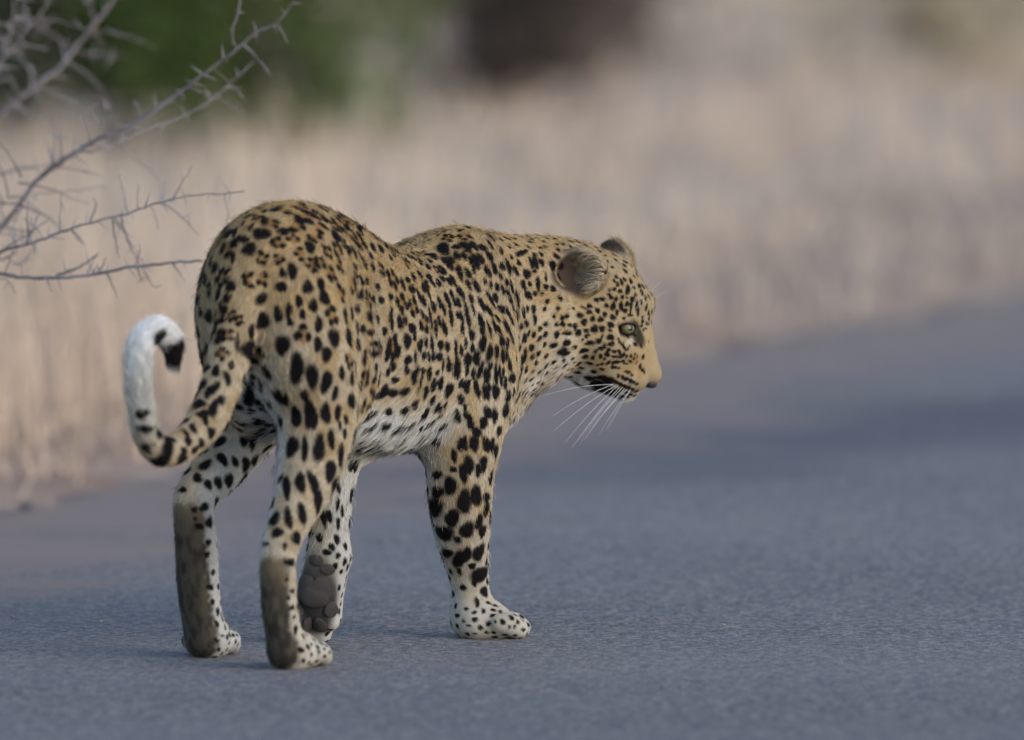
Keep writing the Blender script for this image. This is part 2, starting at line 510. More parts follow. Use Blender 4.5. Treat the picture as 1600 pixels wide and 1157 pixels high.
# ------------------------------------------------------------------ thorn bush reaching in over the verge
twig_m, nt, bs, cr, src = noise_mat('thorn_twig', [(.30, (.100, .076, .070)), (.48, (.185, .160, .165)), (.68, (.28, .255, .27))], 22, 5, .75, .25, .4, 90, .003)
thorn_m, *_ = noise_mat('thorn_spine', [(.3, (.20, .165, .155)), (.55, (.34, .32, .34)), (.75, (.48, .46, .48))], 40, 4, .6, .3)
tb = bpy.data.objects.new('thorn_bush', None); col.objects.link(tb)
TBX, TBY = -1.75, 22.7
tbz = float(ground_z(np.array(TBX), np.array(TBY)))
tb.location = (TBX, TBY, tbz)
tb['label'] = 'bare grey thorn bush whose spiny twigs reach in beside the leopard\'s rump'
tb['category'] = 'bush'
tbo = V(TBX, TBY, tbz)
# one spine, shared by all
a5 = np.linspace(0, 2 * math.pi, 5, endpoint=False)
sp_v = np.concatenate([np.stack([np.cos(a5) * r, np.sin(a5) * r, np.full(5, z)], 1) for r, z in ((.052, -.03), (.038, .35), (.020, .72), (.003, 1.0))])
sp_f = [(i * 5 + j, i * 5 + (j + 1) % 5, (i + 1) * 5 + (j + 1) % 5, (i + 1) * 5 + j) for i in range(3) for j in range(5)]
thorn0 = None
tr_ = np.random.default_rng(31)


def thorn(at_, d, ln, parent):
    global thorn0
    if thorn0 is None:
        o = mesh_obj('thorn', sp_v, sp_f, thorn_m)
        thorn0 = o
    else:
        o = thorn0.copy(); col.objects.link(o)
    o.parent = parent
    o.location = at_
    o.rotation_euler = Vector(d).to_track_quat('Z', 'Y').to_euler()
    o.scale = (ln * 1.0, ln * 1.0, ln)


def branch(pix, y, r0, r1, thorns=.028, tl=(.014, .036), dy=0.0, jit=1.0, parent=None):
    """a twig through the given points, y metres off (drifting by dy), thorns metres between spines"""
    P = np.array([at(u / 2.41, v / 2.41, y + dy * i / max(len(pix) - 1, 1)) for i, (u, v) in enumerate(pix)]) - tbo
    C = spline([(p, 0.) for p in P], 5)[:, :3]
    C[1:-1] += tr_.normal(0, .0007, C[1:-1].shape) * jit
    n = len(C)
    rad = np.linspace(r0, r1, n) * .60 * (1 + .08 * tr_.normal(0, 1, n))
    o = tube('branch', C, rad, 0, twig_m, parent or tb, 6)
    if thorns:
        L = np.r_[0, np.cumsum(np.linalg.norm(np.diff(C, axis=0), axis=1))]
        s = tr_.uniform(.3, 1) * thorns
        side = 1
        while s < L[-1]:
            c = np.array([np.interp(s, L, C[:, k]) for k in range(3)])
            i = min(np.searchsorted(L, s), n - 1)
            t = C[i] - C[i - 1]; t /= np.linalg.norm(t)
            nrm = np.cross(t, V(0, 1, 0)); nrm /= np.linalg.norm(nrm)
            for q in range(1 if tr_.random() < .6 else 2):
                d = nrm * side + t * tr_.normal(.25, .45) + V(0, 1, 0) * tr_.normal(0, .5)
                thorn(c, d, tr_.uniform(*tl), o)
                side = -side
            s += thorns * tr_.uniform(.55, 1.5)
    return o


branch([(-420, 1300), (-200, 1050), (-60, 910), (0, 860), (60, 790), (130, 690), (230, 610), (300, 565), (380, 520), (480, 480), (570, 425), (690, 340), (760, 285), (850, 220), (960, 130), (1050, 80), (1105, 10)], 22.1, .0080, .0026, .030, (.012, .028), dy=-.25)
branch([(235, 605), (300, 572), (350, 570), (430, 545), (540, 490), (640, 460), (760, 400), (850, 330), (920, 265), (955, 230)], 22.0, .0042, .0014, .034, dy=.15)
branch([(-420, 1250), (-200, 740), (-60, 500), (0, 440), (60, 380), (150, 310), (220, 260), (270, 200), (340, 110), (400, 40), (440, -30), (500, -160)], 22.9, .0085, .0042, .05, (.02, .04))
branch([(255, 235), (330, 280), (385, 340)], 22.9, .0030, .0014, 0)
branch([(345, 105), (380, 160), (385, 222)], 22.9, .0030, .0012, 0)
branch([(70, 55), (150, 100), (240, 160), (320, 200), (400, 205), (480, 215)], 23.3, .0040, .0014, .05)
branch([(-420, 1280), (-180, 1010), (0, 950), (60, 930), (150, 905), (250, 865), (340, 840), (480, 805), (560, 775), (640, 755), (740, 735), (840, 730), (920, 720)], 21.75, .0046, .0012, .030, (.014, .036), dy=-.2)
branch([(-420, 1290), (-160, 1010), (0, 1030), (80, 1045), (200, 1045), (300, 1042), (440, 1015), (560, 1000), (660, 990), (760, 983)], 21.7, .0058, .0032, .034, (.010, .028), dy=-.1)
branch([(210, 1040), (290, 1010), (340, 980), (370, 955)], 21.68, .0042, .0022, .03)
branch([(-260, 860), (-120, 720), (0, 660), (80, 635), (180, 625), (235, 600)], 22.3, .0040, .0022, .032)
branch([(-300, 900), (-120, 770), (0, 765), (80, 775), (150, 800), (195, 828)], 21.9, .0030, .0012, .04)
branch([(-40, 1000), (30, 930), (110, 880), (180, 830)], 21.8, .0034, .0014, .03)
branch([(455, 812), (475, 890), (510, 970), (545, 1020), (575, 1080), (608, 1074)], 21.65, .0022, .0009, .026, (.008, .016))
branch([(425, 828), (432, 890), (442, 945), (450, 972)], 21.65, .0020, .0009, .03, (.008, .014))
branch([(520, 1066), (540, 1048), (557, 1042)], 21.65, .0012, .0006, 0)
branch([(480, 802), (462, 715), (448, 655)], 21.65, .0019, .0009, 0)
branch([(520, 792), (519, 745), (520, 695)], 21.65, .0018, .0008, 0)
branch([(565, 776), (585, 820), (597, 868)], 21.65, .0018, .0008, 0)
branch([(845, 732), (855, 790), (858, 865)], 21.6, .0012, .0006, 0)
branch([(340, 838), (362, 770), (350, 745)], 21.7, .0024, .0010, 0)
branch([(-300, 700), (-60, 330), (0, 240), (70, 150), (110, 100), (150, 55), (190, -10), (220, -90)], 22.6, .0034, .0018, .035)
branch([(-200, 560), (-40, 330), (20, 190), (40, 110), (62, -20)], 22.7, .0046, .0028, .045, (.02, .04))
branch([(-80, 100), (0, 90), (60, 95), (105, 112)], 22.6, .0030, .0012, .04)
branch([(-60, 330), (0, 310), (50, 293)], 22.4, .0030, .0012, .04)
branch([(375, 470), (355, 430), (345, 410), (372, 380)], 21.9, .0028, .0012, 0)
branch([(880, 170), (875, 110), (900, 40), (905, -20)], 21.9, .0024, .0014, .035, (.008, .016))
branch([(1040, 92), (1065, 120), (1083, 165)], 21.85, .0026, .0010, 0)
branch([(100, 735), (200, 725), (300, 718), (400, 700)], 22.1, .0018, .0008, .05, (.008, .018))
branch([(-100, 1080), (10, 1050), (40, 1070), (58, 1108)], 21.7, .0024, .0010, .025)
branch([(-10, 980), (60, 950), (50, 850), (85, 780)], 21.9, .0030, .0014, .03)
branch([(20, 960), (80, 1000), (140, 900), (120, 880)], 22.0, .0022, .0010, .03)
# short side twigs
def sprigs(pix, y, n, ln=(.03, .11)):
    Q = np.array([at(u / 2.41, v / 2.41, y) for u, v in pix]) - tbo
    L = np.r_[0, np.cumsum(np.linalg.norm(np.diff(Q, axis=0), axis=1))]
    for k in range(n):
        s = tr_.uniform(.05, .97) * L[-1]
        c = np.array([np.interp(s, L, Q[:, j]) for j in range(3)])
        i = min(max(np.searchsorted(L, s), 1), len(Q) - 1)
        t = Q[i] - Q[i - 1]; t /= np.linalg.norm(t)
        nr = np.cross(t, V(0, 1, 0)) * tr_.choice([-1, 1])
        d = t * tr_.uniform(.2, .9) + nr * tr_.uniform(.4, 1) + V(0, 1, 0) * tr_.normal(0, .6)
        d /= np.linalg.norm(d)
        w = tr_.uniform(*ln)
        t5 = np.linspace(0, 1, 6)[:, None]
        C = c + d * w * t5 + (nr * .25 - zz * .12) * w * t5 ** 2 + tr_.normal(0, .0012, (6, 3)) * t5
        o = tube('twig', C, tr_.uniform(.0011, .0019), .0005, twig_m, tb, 5)
        for q in range(int(w / .017)):
            j = tr_.integers(1, 6)
            thorn(C[j], nr * tr_.choice([-1, 1]) + d * tr_.normal(.2, .4) + V(0, 1, 0) * tr_.normal(0, .5), tr_.uniform(.009, .024), o)


sprigs([(-60, 910), (60, 790), (230, 610), (480, 480), (760, 285), (1050, 80)], 22.0, 16)
sprigs([(-40, 960), (150, 905), (340, 840), (560, 775), (840, 730)], 21.65, 11, (.02, .07))
sprigs([(-40, 1025), (200, 1045), (440, 1015), (700, 988)], 21.65, 9, (.015, .06))
sprigs([(-60, 900), (0, 800), (60, 700), (100, 640)], 22.0, 10)
sprigs([(0, 440), (150, 310), (270, 200), (400, 40)], 22.9, 7, (.04, .12))
sprigs([(0, 240), (70, 150), (150, 55)], 22.6, 6, (.03, .09))
# main stems, rooted on the verge outside the picture
for dx, h, lean in ((.02, 1.0, .10), (-.10, .85, -.25), (.10, .70, .35), (-.02, .95, -.05)):
    t = np.linspace(0, 1, 9)[:, None]
    C = V(dx * .3, dx * .4, -.05) * (1 - t) + V(lean, dx * .5, h) * t + V(.12, .05, .1) * t * (1 - t) + tr_.normal(0, .008, (9, 3))
    st = tube('stem', C, .016, .006, twig_m, tb, 7)
    for k in range(7):
        i = tr_.integers(3, 9)
        d = V(tr_.normal(-.3, .6), tr_.normal(0, .6), abs(tr_.normal(.5, .3)))
        t5 = np.linspace(0, 1, 6)[:, None]
        B = C[i] * (1 - t5) + (C[i] + d * .35) * t5 + tr_.normal(0, .012, (6, 3)) * t5
        tube('twig', B, .005, .0015, twig_m, st, 5)

# ------------------------------------------------------------------ the leopard
# body frame: BO under the hips, bf forward along the spine, bl to the animal's left
BO = V(-0.345, 20.55, 0)
bf = V(0.447, 0.894, 0) / math.hypot(0.447, 0.894)
bl = V(-bf[1], bf[0], 0)
zz = V(0, 0, 1)


def pl(u, v, lat):
    """point on the plane parallel to the body's mid plane, lat metres to the animal's left"""
    d = ray(u, v)
    t = (lat - (CAMP - BO) @ bl) / (d @ bl)
    return CAMP + d * t


HD0 = 21.20                                     # distance of the head's mid plane
HYAW = math.radians(8)                          # head looks across the road, a little away
hx = V(math.cos(HYAW), math.sin(HYAW), 0)       # horizontal heading of the head
hl = V(-hx[1], hx[0], 0)                        # the head's left (away from camera)
HO = at(930, 490, HD0)


def ph(u, v, lat):
    d = ray(u, v)
    t = (lat - (CAMP - HO) @ hl) / (d @ hl)
    return CAMP + d * t


PRIMS = []      # the shapes that melt into one skin


def chain(pts, k=0.02, flow=1, reg='body', sub=4):
    PRIMS.append(dict(t='chain', P=spline(pts, sub), k=k, flow=flow, reg=reg))


def cone(a, b, ra, rb, k=0.02, flow=1, reg='body'):
    chain([(a, ra), (b, rb)], k, flow, reg)


def ell(c, axes, k=0.02, flow=None, reg='body', cut=False):
    """ellipsoid; axes = three orthogonal vectors with the radius as length"""
    PRIMS.append(dict(t='ell', c=c, ax=axes, k=k, fd=flow, reg=reg, cut=cut))


def bp(s, lat, z):
    return BO + bf * s + bl * lat + zz * z


# torso, lofted along the spine: s, top, bottom, half width, pear (wider low +)
TOR0 = [(-.125, .565, .505, .026, 0.0), (-.09, .618, .430, .062, 0.0), (-.04, .650, .380, .086, 0.0), (.02, .662, .352, .096, 0.0),
        (.10, .658, .325, .098, 0.05), (.20, .632, .305, .098, 0.10), (.30, .594, .289, .102, 0.10), (.40, .574, .280, .105, 0.05),
        (.47, .582, .280, .103, 0.0), (.53, .588, .284, .098, 0.0), (.59, .580, .300, .088, 0.0), (.65, .558, .345, .074, 0.0), (.71, .510, .410, .036, 0.0)]
TOR = spline([(np.array(r[:4]), r[4]) for r in TOR0], 8)
PRIMS.append(dict(t='torso', k=0.02, reg='torso'))
# thigh and shoulder masses
for sg, ds in ((-1, 0), (1, .03)):
    ell(bp(.015 + ds, sg * .058, .475), (bf * .115 + zz * .02, bl * .050, zz * .135 - bf * .024), .05, -zz * .8 - bf * .3, 'thigh')
    ell(bp(.055 + ds, sg * .066, .420), (bf * .070 + zz * .01, bl * .040, zz * .085 - bf * .0125), .05, -zz * .8 - bf * .3, 'thigh')
    ell(bp(.545, sg * .055, .466 if sg < 0 else .440), (bf * .085, bl * .046, zz * (.120 if sg < 0 else .100)), .05, -zz * .7 - bf * .5, 'shoulder')
    ell(bp(.530, sg * .068, .385), (bf * .080, bl * .040, zz * .085), .04, -zz * .8 - bf * .4, 'shoulder')
# right hind leg (nearest), planted
chain([(pl(468, 475, -.058), .062), (pl(482, 560, -.080), .062), (pl(498, 635, -.086), .056), (pl(493, 690, -.088), .053),
       (pl(476, 755, -.088), .042), (pl(455, 808, -.088), .031), (pl(437, 855, -.088), .026), (pl(434, 905, -.088), .0255),
       (pl(438, 965, -.088), .026), (pl(448, 1012, -.088), .025)], .035, 1, 'hind')
# left hind leg, a little ahead
chain([(pl(385, 475, .050), .060), (pl(388, 560, .080), .056), (pl(392, 640, .096), .046), (pl(370, 698, .106), .041),
       (pl(326, 750, .11), .034), (pl(303, 785, .11), .029), (pl(305, 840, .11), .0295),
       (pl(309, 915, .11), .0305), (pl(315, 965, .11), .0295), (pl(322, 985, .11), .027)], .035, 1, 'hind')
# right fore leg, planted
chain([(pl(738, 540, -.080), .060), (pl(742, 600, -.086), .060), (pl(724, 690, -.086), .055),
       (pl(719, 745, -.085), .049), (pl(719, 800, -.084), .0445), (pl(724, 850, -.083), .037), (pl(731, 895, -.082), .0295),
       (pl(735, 930, -.082), .0275), (pl(735, 965, -.082), .0285)], .035, 1, 'fore')
# left fore leg, lifted, wrist bent back
chain([(pl(618, 570, .060), .056), (pl(575, 640, .062), .050), (pl(534, 690, .058), .041), (pl(519, 750, .052), .034),
       (pl(515, 810, .050), .030), (pl(514, 845, .050), .029), (pl(514, 868, .050), .030)], .035, 1, 'fore')
LPW = pl(514, 868, .050)                        # the lifted paw hangs from here, sole to the rear
LD = LPW[1]
chain([(LPW, .031), (at(504, 912, LD + .012), .034), (at(498, 948, LD + .02), .033)], .012, 1, 'paw')
for du, dv, dd, r in ((-30, 948, .0, .0160), (-12, 968, .012, .0175), (8, 968, .012, .0175), (24, 948, .0, .0160)):
    chain([(at(496 + du * .7, dv - 10, LD + .02 + dd), .019), (at(494 + du, dv + 14, LD + .012 + dd), r), (at(494 + du * .9, dv + 24, LD + .004 + dd), r * .86)], .007, 1, 'paw')


def planted_paw(c, d, wid, ln, r):
    """a paw on the ground: heel pad at c, toes along the unit vector d"""
    s_ = np.cross(zz, d)
    g = c.copy()
    chain([(g + zz * .026, .025), (g + d * ln * .34 + zz * .028, .0275), (g + d * ln * .62 + zz * .0225, .0225)], .024, 1, 'paw')
    for sd in (-1, 1):
        chain([(g + s_ * sd * wid * .16 + d * ln * .12 + zz * .019, .018), (g + s_ * sd * wid * .30 + d * ln * .52 + zz * .0195, .0185)], .016, 1, 'paw')
    for q, fwd in ((-1.25, -.10), (-.44, .06), (.44, .06), (1.25, -.10)):
        m = g + s_ * q * wid * .37
        chain([(m + d * ln * (.54 + fwd) + zz * (r + .008), r * .95), (m + d * ln * (.78 + fwd) + zz * (r + .006), r * 1.10),
               (m + d * ln * (.97 + fwd) + zz * (r - .001), r * .92)], .004, 1, 'paw')


def ground_under(P):
    return V(P[0], P[1], 0.0)


planted_paw(ground_under(pl(738, 985, -.093)), unit(.95, .30, 0), .070, .070, .0155)
planted_paw(ground_under(pl(450, 1020, -.088)), unit(.36, .93, 0), .060, .078, .0145)
planted_paw(ground_under(pl(322, 1000, .105)), unit(.12, .99, 0), .060, .078, .0145)

# chest, neck
chain([(at(895, 440, HD0), .060), (at(850, 436, 21.17), .064), (at(790, 442, 21.11), .070), (pl(712, 440, 0), .070)], .04, 1, 'neck')
chain([(at(890, 500, HD0), .062), (at(850, 510, 21.16), .064), (at(800, 535, 21.10), .070), (pl(745, 560, 0), .070)], .05, 1, 'neck')
chain([(at(885, 518, HD0 - .002), .044), (at(840, 530, 21.15), .050), (pl(785, 590, -.01), .054), (pl(735, 640, -.01), .050)], .06, 1, 'chest')
# shoulder blade crests
for sg in (-1, 1):
    chain([(bp(.505, sg * .030, .540 if sg < 0 else .515), .030), (bp(.55, sg * .055, .47), .04)], .06, 1, 'shoulder')

# tail: down behind the left thigh, then a J with a curled tip
TAILP = [(pl(415, 385, 0), .040), (pl(392, 430, -.005), .037), (pl(374, 490, -.008), .0335), (pl(360, 550, -.01), .032), (pl(344, 605, -.01), .030),
         (pl(322, 655, -.01), .0285), (pl(290, 692, -.008), .0265), (pl(254, 706, -.005), .0245), (pl(230, 680, 0), .0225), (pl(220, 630, 0), .0215),
         (pl(216, 580, 0), .022), (pl(221, 538, 0), .022), (pl(244, 515, 0), .0215), (pl(267, 533, 0), .0195), (pl(271, 562, 0), .013)]
TAILP = [(p, r * (1 if i < 3 else .93 if i < 6 else .84)) for i, (p, r) in enumerate(TAILP)]
TAILS = spline(TAILP, 4)
chain(TAILP, .008, 1, 'tail')

# head
chain([(ph(925, 466, 0), .062), (ph(890, 462, 0), .062)], .03, 1, 'head')
ell(ph(940, 464, 0), (hx * .055, hl * .060, zz * .056), .025, None, 'head')
for sgn in (-1, 1):
    cone(ph(925, 522, sgn * .034), ph(900, 502, sgn * .036), .046, .044, .025, 1, 'head')
    cone(ph(990, 474, sgn * .024), ph(950, 452, sgn * .032), .021, .030, .018, 1, 'head')      # brow
    cone(ph(976, 548, sgn * .029), ph(935, 535, sgn * .042), .028, .036, .02, 1, 'head')       # cheek bone
    cone(ph(990, 590, sgn * .021), ph(958, 580, sgn * .028), .0225, .026, .014, 1, 'muzzle')   # whisker pad
    cone(ph(996, 566, sgn * .016), ph(992, 500, sgn * .020), .0185, .0165, .014, 1, 'muzzle')  # side of the bridge
    cone(ph(1006, 575, sgn * .006), ph(997, 500, sgn * .008), .0160, .0175, .016, 1, 'muzzle')   # nose bridge
cone(ph(1005, 472, 0), ph(960, 442, 0), .016, .034, .022, 1, 'head')                           # forehead
cone(ph(1017, 585, 0), ph(1006, 560, 0), .0165, .0165, .010, 1, 'muzzle')                      # nose tip
cone(ph(978, 607, 0), ph(925, 572, 0), .0195, .030, .012, 1, 'chin')                           # chin and lower jaw
cone(ph(925, 560, 0), ph(890, 530, 0), .040, .052, .025, 1, 'chin')
# eye sockets
EYE = [ph(977, 514, sgn * .0385) for sgn in (-1, 1)]
EYER = .0145
for sgn in (-1, 1):
    cone(ph(991, 501, sgn * .0375), ph(955, 498, sgn * .0505), .0105, .011, .008, 1, 'head')      # upper lid
    cone(ph(992, 526, sgn * .038), ph(960, 524, sgn * .050), .0095, .011, .008, 1, 'head')      # lower lid
    ell(ph(978, 515, sgn * .058), (unit(1, 0, -.25) * .0125, hl * .016, unit(.25, 0, 1) * .0066), .004, None, 'head', True)

# ears: cups with a hollow
def ear(c, n, up, wide, high, k):
    n = n / np.linalg.norm(n)
    up = up - n * (up @ n); up /= np.linalg.norm(up)
    sd_ = np.cross(up, n)
    ell(c, (sd_ * wide, up * high, n * .023), k, up, 'ear')
    ell(c + n * .0225 + up * .003, (sd_ * (wide - .006), up * (high - .007), n * .0330), .004, up, 'ear_in', True)


EARS = [(ph(909, 426, -.078), unit(-.22, -.96, .05), .041, .0375, -1), (ph(961, 414, .062), unit(.55, .80, .10), .032, .038, 1)]
ear(EARS[0][0], EARS[0][1], V(-.05, -.25, 1), .041, .0375, .012)
ear(EARS[1][0], EARS[1][1], V(.10, .25, 1), .032, .038, .012)


def seg_dist(P, A, i):
    a, ab = A[i, :3], A[i + 1, :3] - A[i, :3]
    t = np.clip(((P - a) @ ab) / max(ab @ ab, 1e-12), 0, 1)
    return np.linalg.norm(P - (a + t[..., None] * ab), axis=-1) - (A[i, 3] + (A[i + 1, 3] - A[i, 3]) * t)


def sd_ell(P, p):
    q = P - p['c']
    r = [np.linalg.norm(x) for x in p['ax']]
    l = np.stack([q @ (x / rr) / rr for x, rr in zip(p['ax'], r)], -1)
    g = np.stack([q @ (x / rr) / rr ** 2 for x, rr in zip(p['ax'], r)], -1)
    k0 = np.linalg.norm(l, axis=-1)
    k1 = np.linalg.norm(g, axis=-1)
    return k0 * (k0 - 1) / np.maximum(k1, 1e-6)


def sd_torso(P, p=None):
    q = P - BO
    s, la, z = q @ bf, q @ bl, q[..., 2]
    top = np.interp(s, TOR[:, 0], TOR[:, 1]); bot = np.interp(s, TOR[:, 0], TOR[:, 2])
    hw = np.interp(s, TOR[:, 0], TOR[:, 3]); pe = np.interp(s, TOR[:, 0], TOR[:, 4])
    cz, hh = (top + bot) / 2, (top - bot) / 2
    zn = (z - cz) / hh
    w = hw * (1 - pe * np.clip(zn, -1, 1))
    e = 2.25
    r = (np.abs(la / w) ** e + np.abs(zn) ** e) ** (1 / e)
    d = (r - 1) * np.minimum(w, hh)
    ds = np.maximum(TOR[0, 0] - s, s - TOR[-1, 0])
    return np.maximum(d, ds)


SDF = dict(ell=sd_ell, torso=sd_torso)


def bounds(p):
    if p['t'] == 'chain':
        A = p['P']; lo = (A[:, :3] - A[:, 3:]).min(0); hi = (A[:, :3] + A[:, 3:]).max(0)
    elif p['t'] == 'ell':
        e = np.abs(np.array(p['ax'])).sum(0); lo, hi = p['c'] - e, p['c'] + e
    else:
        c = [BO + bf * s + bl * l + zz * z for s in (-.13, .72) for l in (-.12, .12) for z in (.25, .67)]
        lo, hi = np.min(c, 0), np.max(c, 0)
    return lo, hi


def build_field(h):
    B = [bounds(p) for p in PRIMS if not p.get('cut')]
    lo = np.min([b[0] for b in B], 0) - .02
    hi = np.max([b[1] for b in B], 0) + .02
    n = np.ceil((hi - lo) / h).astype(int) + 1
    Fd = np.full(n, .06, np.float32)
    ax = [lo[i] + h * np.arange(n[i]) for i in range(3)]
    for p in PRIMS:
        b0, b1 = bounds(p)
        m = p['k'] + .012
        i0 = np.maximum(((b0 - m - lo) / h).astype(int), 0)
        i1 = np.minimum(((b1 + m - lo) / h).astype(int) + 2, n)
        sl = tuple(slice(i0[j], i1[j]) for j in range(3))
        if p['t'] == 'chain':
            A = p['P']
            d = np.full(i1 - i0, .08, np.float32)
            for q in range(len(A) - 1):
                c0 = np.minimum(A[q, :3], A[q + 1, :3]) - max(A[q, 3], A[q + 1, 3]) - m
                c1 = np.maximum(A[q, :3], A[q + 1, :3]) + max(A[q, 3], A[q + 1, 3]) + m
                j0 = np.maximum(((c0 - lo) / h).astype(int), i0)
                j1 = np.minimum(((c1 - lo) / h).astype(int) + 2, i1)
                P = np.stack(np.meshgrid(*[ax[j][j0[j]:j1[j]] for j in range(3)], indexing='ij'), -1).astype(np.float32)
                ss = tuple(slice(j0[j] - i0[j], j1[j] - i0[j]) for j in range(3))
                d[ss] = np.minimum(d[ss], seg_dist(P, A.astype(np.float32), q))
        else:
            P = np.stack(np.meshgrid(*[ax[j][sl[j]] for j in range(3)], indexing='ij'), -1)
            d = SDF[p['t']](P, p).astype(np.float32)
        f = Fd[sl]
        k = p['k']
        if p.get('cut'):
            d = -d
            hh = np.maximum(k - np.abs(f - d), 0) / k
            Fd[sl] = np.maximum(f, d) + hh * hh * k * .25
        else:
            hh = np.maximum(k - np.abs(f - d), 0) / k
            Fd[sl] = np.minimum(f, d) - hh * hh * k * .25
    return Fd, lo, h


def surface_nets(Fd, lo, h):
    ins = Fd < 0
    n = np.array(Fd.shape)
    cnt = np.zeros(n - 1, np.int8)
    for dx in (0, 1):
        for dy in (0, 1):
            for dz in (0, 1):
                cnt += ins[dx:n[0] - 1 + dx, dy:n[1] - 1 + dy, dz:n[2] - 1 + dz]
    act = (cnt > 0) & (cnt < 8)
    cells = np.argwhere(act)
    idx = np.full(act.shape, -1, np.int32)
    idx[act] = np.arange(len(cells))
    acc = np.zeros((len(cells), 3)); num = np.zeros(len(cells))
    cor = [(a, b, c) for a in (0, 1) for b in (0, 1) for c in (0, 1)]
    vals = {c: Fd[cells[:, 0] + c[0], cells[:, 1] + c[1], cells[:, 2] + c[2]].astype(np.float64) for c in cor}
    for c in cor:
        for a in range(3):
            if c[a] == 0:
                d = list(c); d[a] = 1; d = tuple(d)
                v0, v1 = vals[c], vals[d]
                m = (v0 < 0) != (v1 < 0)
                t = np.where(m, v0 / np.where(m, v0 - v1, 1), 0)
                pt = np.tile(np.array(c, float), (len(cells), 1)); pt[:, a] = t
                acc[m] += pt[m]; num[m] += 1
    verts = lo + h * (cells + acc / num[:, None])
    quads = []
    for a in range(3):
        b, c = (a + 1) % 3, (a + 2) % 3
        s0 = [slice(1, -1)] * 3; s1 = [slice(1, -1)] * 3
        s0[a] = slice(0, -1); s1[a] = slice(1, None)
        i0, i1 = ins[tuple(s0)], ins[tuple(s1)]
        for flip in (False, True):
            e = np.argwhere((i0 & ~i1) if not flip else (~i0 & i1))
            off = np.ones(3, int); off[a] = 0
            e = e + off
            def cell(db, dc):
                q = e.copy(); q[:, b] -= db; q[:, c] -= dc
                return idx[q[:, 0], q[:, 1], q[:, 2]]
            Q = np.stack([cell(1, 1), cell(0, 1), cell(0, 0), cell(1, 0)], 1)
            quads.append(Q[:, ::-1] if flip else Q)
    Q = np.concatenate(quads)
    Q = Q[(Q >= 0).all(1)]
    return verts, Q


def smooth(verts, Q, it=2, lam=.5):
    E = np.concatenate([Q[:, [0, 1]], Q[:, [1, 2]], Q[:, [2, 3]], Q[:, [3, 0]]])
    deg = np.bincount(E[:, 0], minlength=len(verts)) + np.bincount(E[:, 1], minlength=len(verts))
    for i in range(it):
        for w in (lam, -lam * 1.04):
            acc = np.stack([np.bincount(E[:, 0], verts[E[:, 1], a], len(verts)) + np.bincount(E[:, 1], verts[E[:, 0], a], len(verts)) for a in range(3)], 1)
            verts = verts + w * (acc / deg[:, None] - verts)
    return verts


Fd, flo, fh = build_field(VOX)
bverts, bquads = surface_nets(Fd, flo, fh)
bverts = smooth(bverts, bquads, 10)

# ---- skin attributes: lie of the fur, length, colour regions
REG = ['torso', 'thigh', 'shoulder', 'hind', 'fore', 'paw', 'chest', 'neck', 'tail', 'head', 'muzzle', 'chin', 'ear', 'ear_in', 'body']
RI = {r: i for i, r in enumerate(REG)}
NV = len(bverts)


def vert_normals(v, q):
    n = np.cross(v[q[:, 2]] - v[q[:, 0]], v[q[:, 3]] - v[q[:, 1]])
    out = np.stack([sum(np.bincount(q[:, k], n[:, a], len(v)) for k in range(4)) for a in range(3)], 1)
    return out / np.maximum(np.linalg.norm(out, axis=1, keepdims=True), 1e-12)


bnorm = vert_normals(bverts, bquads)
flow = np.zeros((NV, 3)); regw = np.zeros((NV, len(REG))); tail_t = np.zeros(NV)
for p in PRIMS:
    lo, hi = bounds(p)
    m = ((bverts > lo - .03) & (bverts < hi + .03)).all(1)
    ii = np.nonzero(m)[0]
    P = bverts[ii]
    if p['t'] == 'chain':
        A = p['P']
        d = np.full(len(P), 1.0); dr = np.zeros((len(P), 3)); tt = np.zeros(len(P))
        for i in range(len(A) - 1):
            e = seg_dist(P, A, i)
            b = e < d
            d[b] = e[b]
            v = A[i + 1, :3] - A[i, :3]
            dr[b] = v / np.linalg.norm(v) * p['flow']
            tt[b] = (i + .5) / (len(A) - 1)
        if p['reg'] == 'tail':
            tail_t[ii] = tt
    else:
        d = SDF[p['t']](P, p)
        if p.get('cut'):
            d = np.abs(d)
        if p['t'] == 'torso':
            dr = np.tile(-bf, (len(P), 1)) + np.outer(np.clip((.45 - P[:, 2]) / .15, 0, 1) * .8 + .15, -zz)
        elif p['fd'] is not None:
            dr = np.tile(p['fd'], (len(P), 1))
        else:
            dr = np.tile(-hx + zz * .25, (len(P), 1))
    w = np.exp(-np.clip(d, -.012, 1) / .006)
    flow[ii] += w[:, None] * dr
    regw[ii, RI[p['reg']]] += w
regw /= np.maximum(regw.sum(1, keepdims=True), 1e-9)
flow -= bnorm * (flow * bnorm).sum(1, keepdims=True)
flow /= np.maximum(np.linalg.norm(flow, axis=1, keepdims=True), 1e-9)
_E = np.concatenate([bquads[:, [0, 1]], bquads[:, [1, 2]], bquads[:, [2, 3]], bquads[:, [3, 0]]])


def vblur(a, it):
    a = a.copy()
    one = a.ndim == 1
    if one: a = a[:, None]
    deg = np.bincount(_E[:, 0], minlength=NV) + np.bincount(_E[:, 1], minlength=NV) + 1.0
    for _ in range(it):
        a = np.stack([(np.bincount(_E[:, 0], a[_E[:, 1], k], NV) + np.bincount(_E[:, 1], a[_E[:, 0], k], NV) + a[:, k]) / deg for k in range(a.shape[1])], 1)
    return a[:, 0] if one else a


flow = vblur(flow, 8)
flow -= bnorm * (flow * bnorm).sum(1, keepdims=True)
flow /= np.maximum(np.linalg.norm(flow, axis=1, keepdims=True), 1e-9)
regw = vblur(regw, 5)
R = lambda *n: sum(regw[:, RI[k]] for k in n)


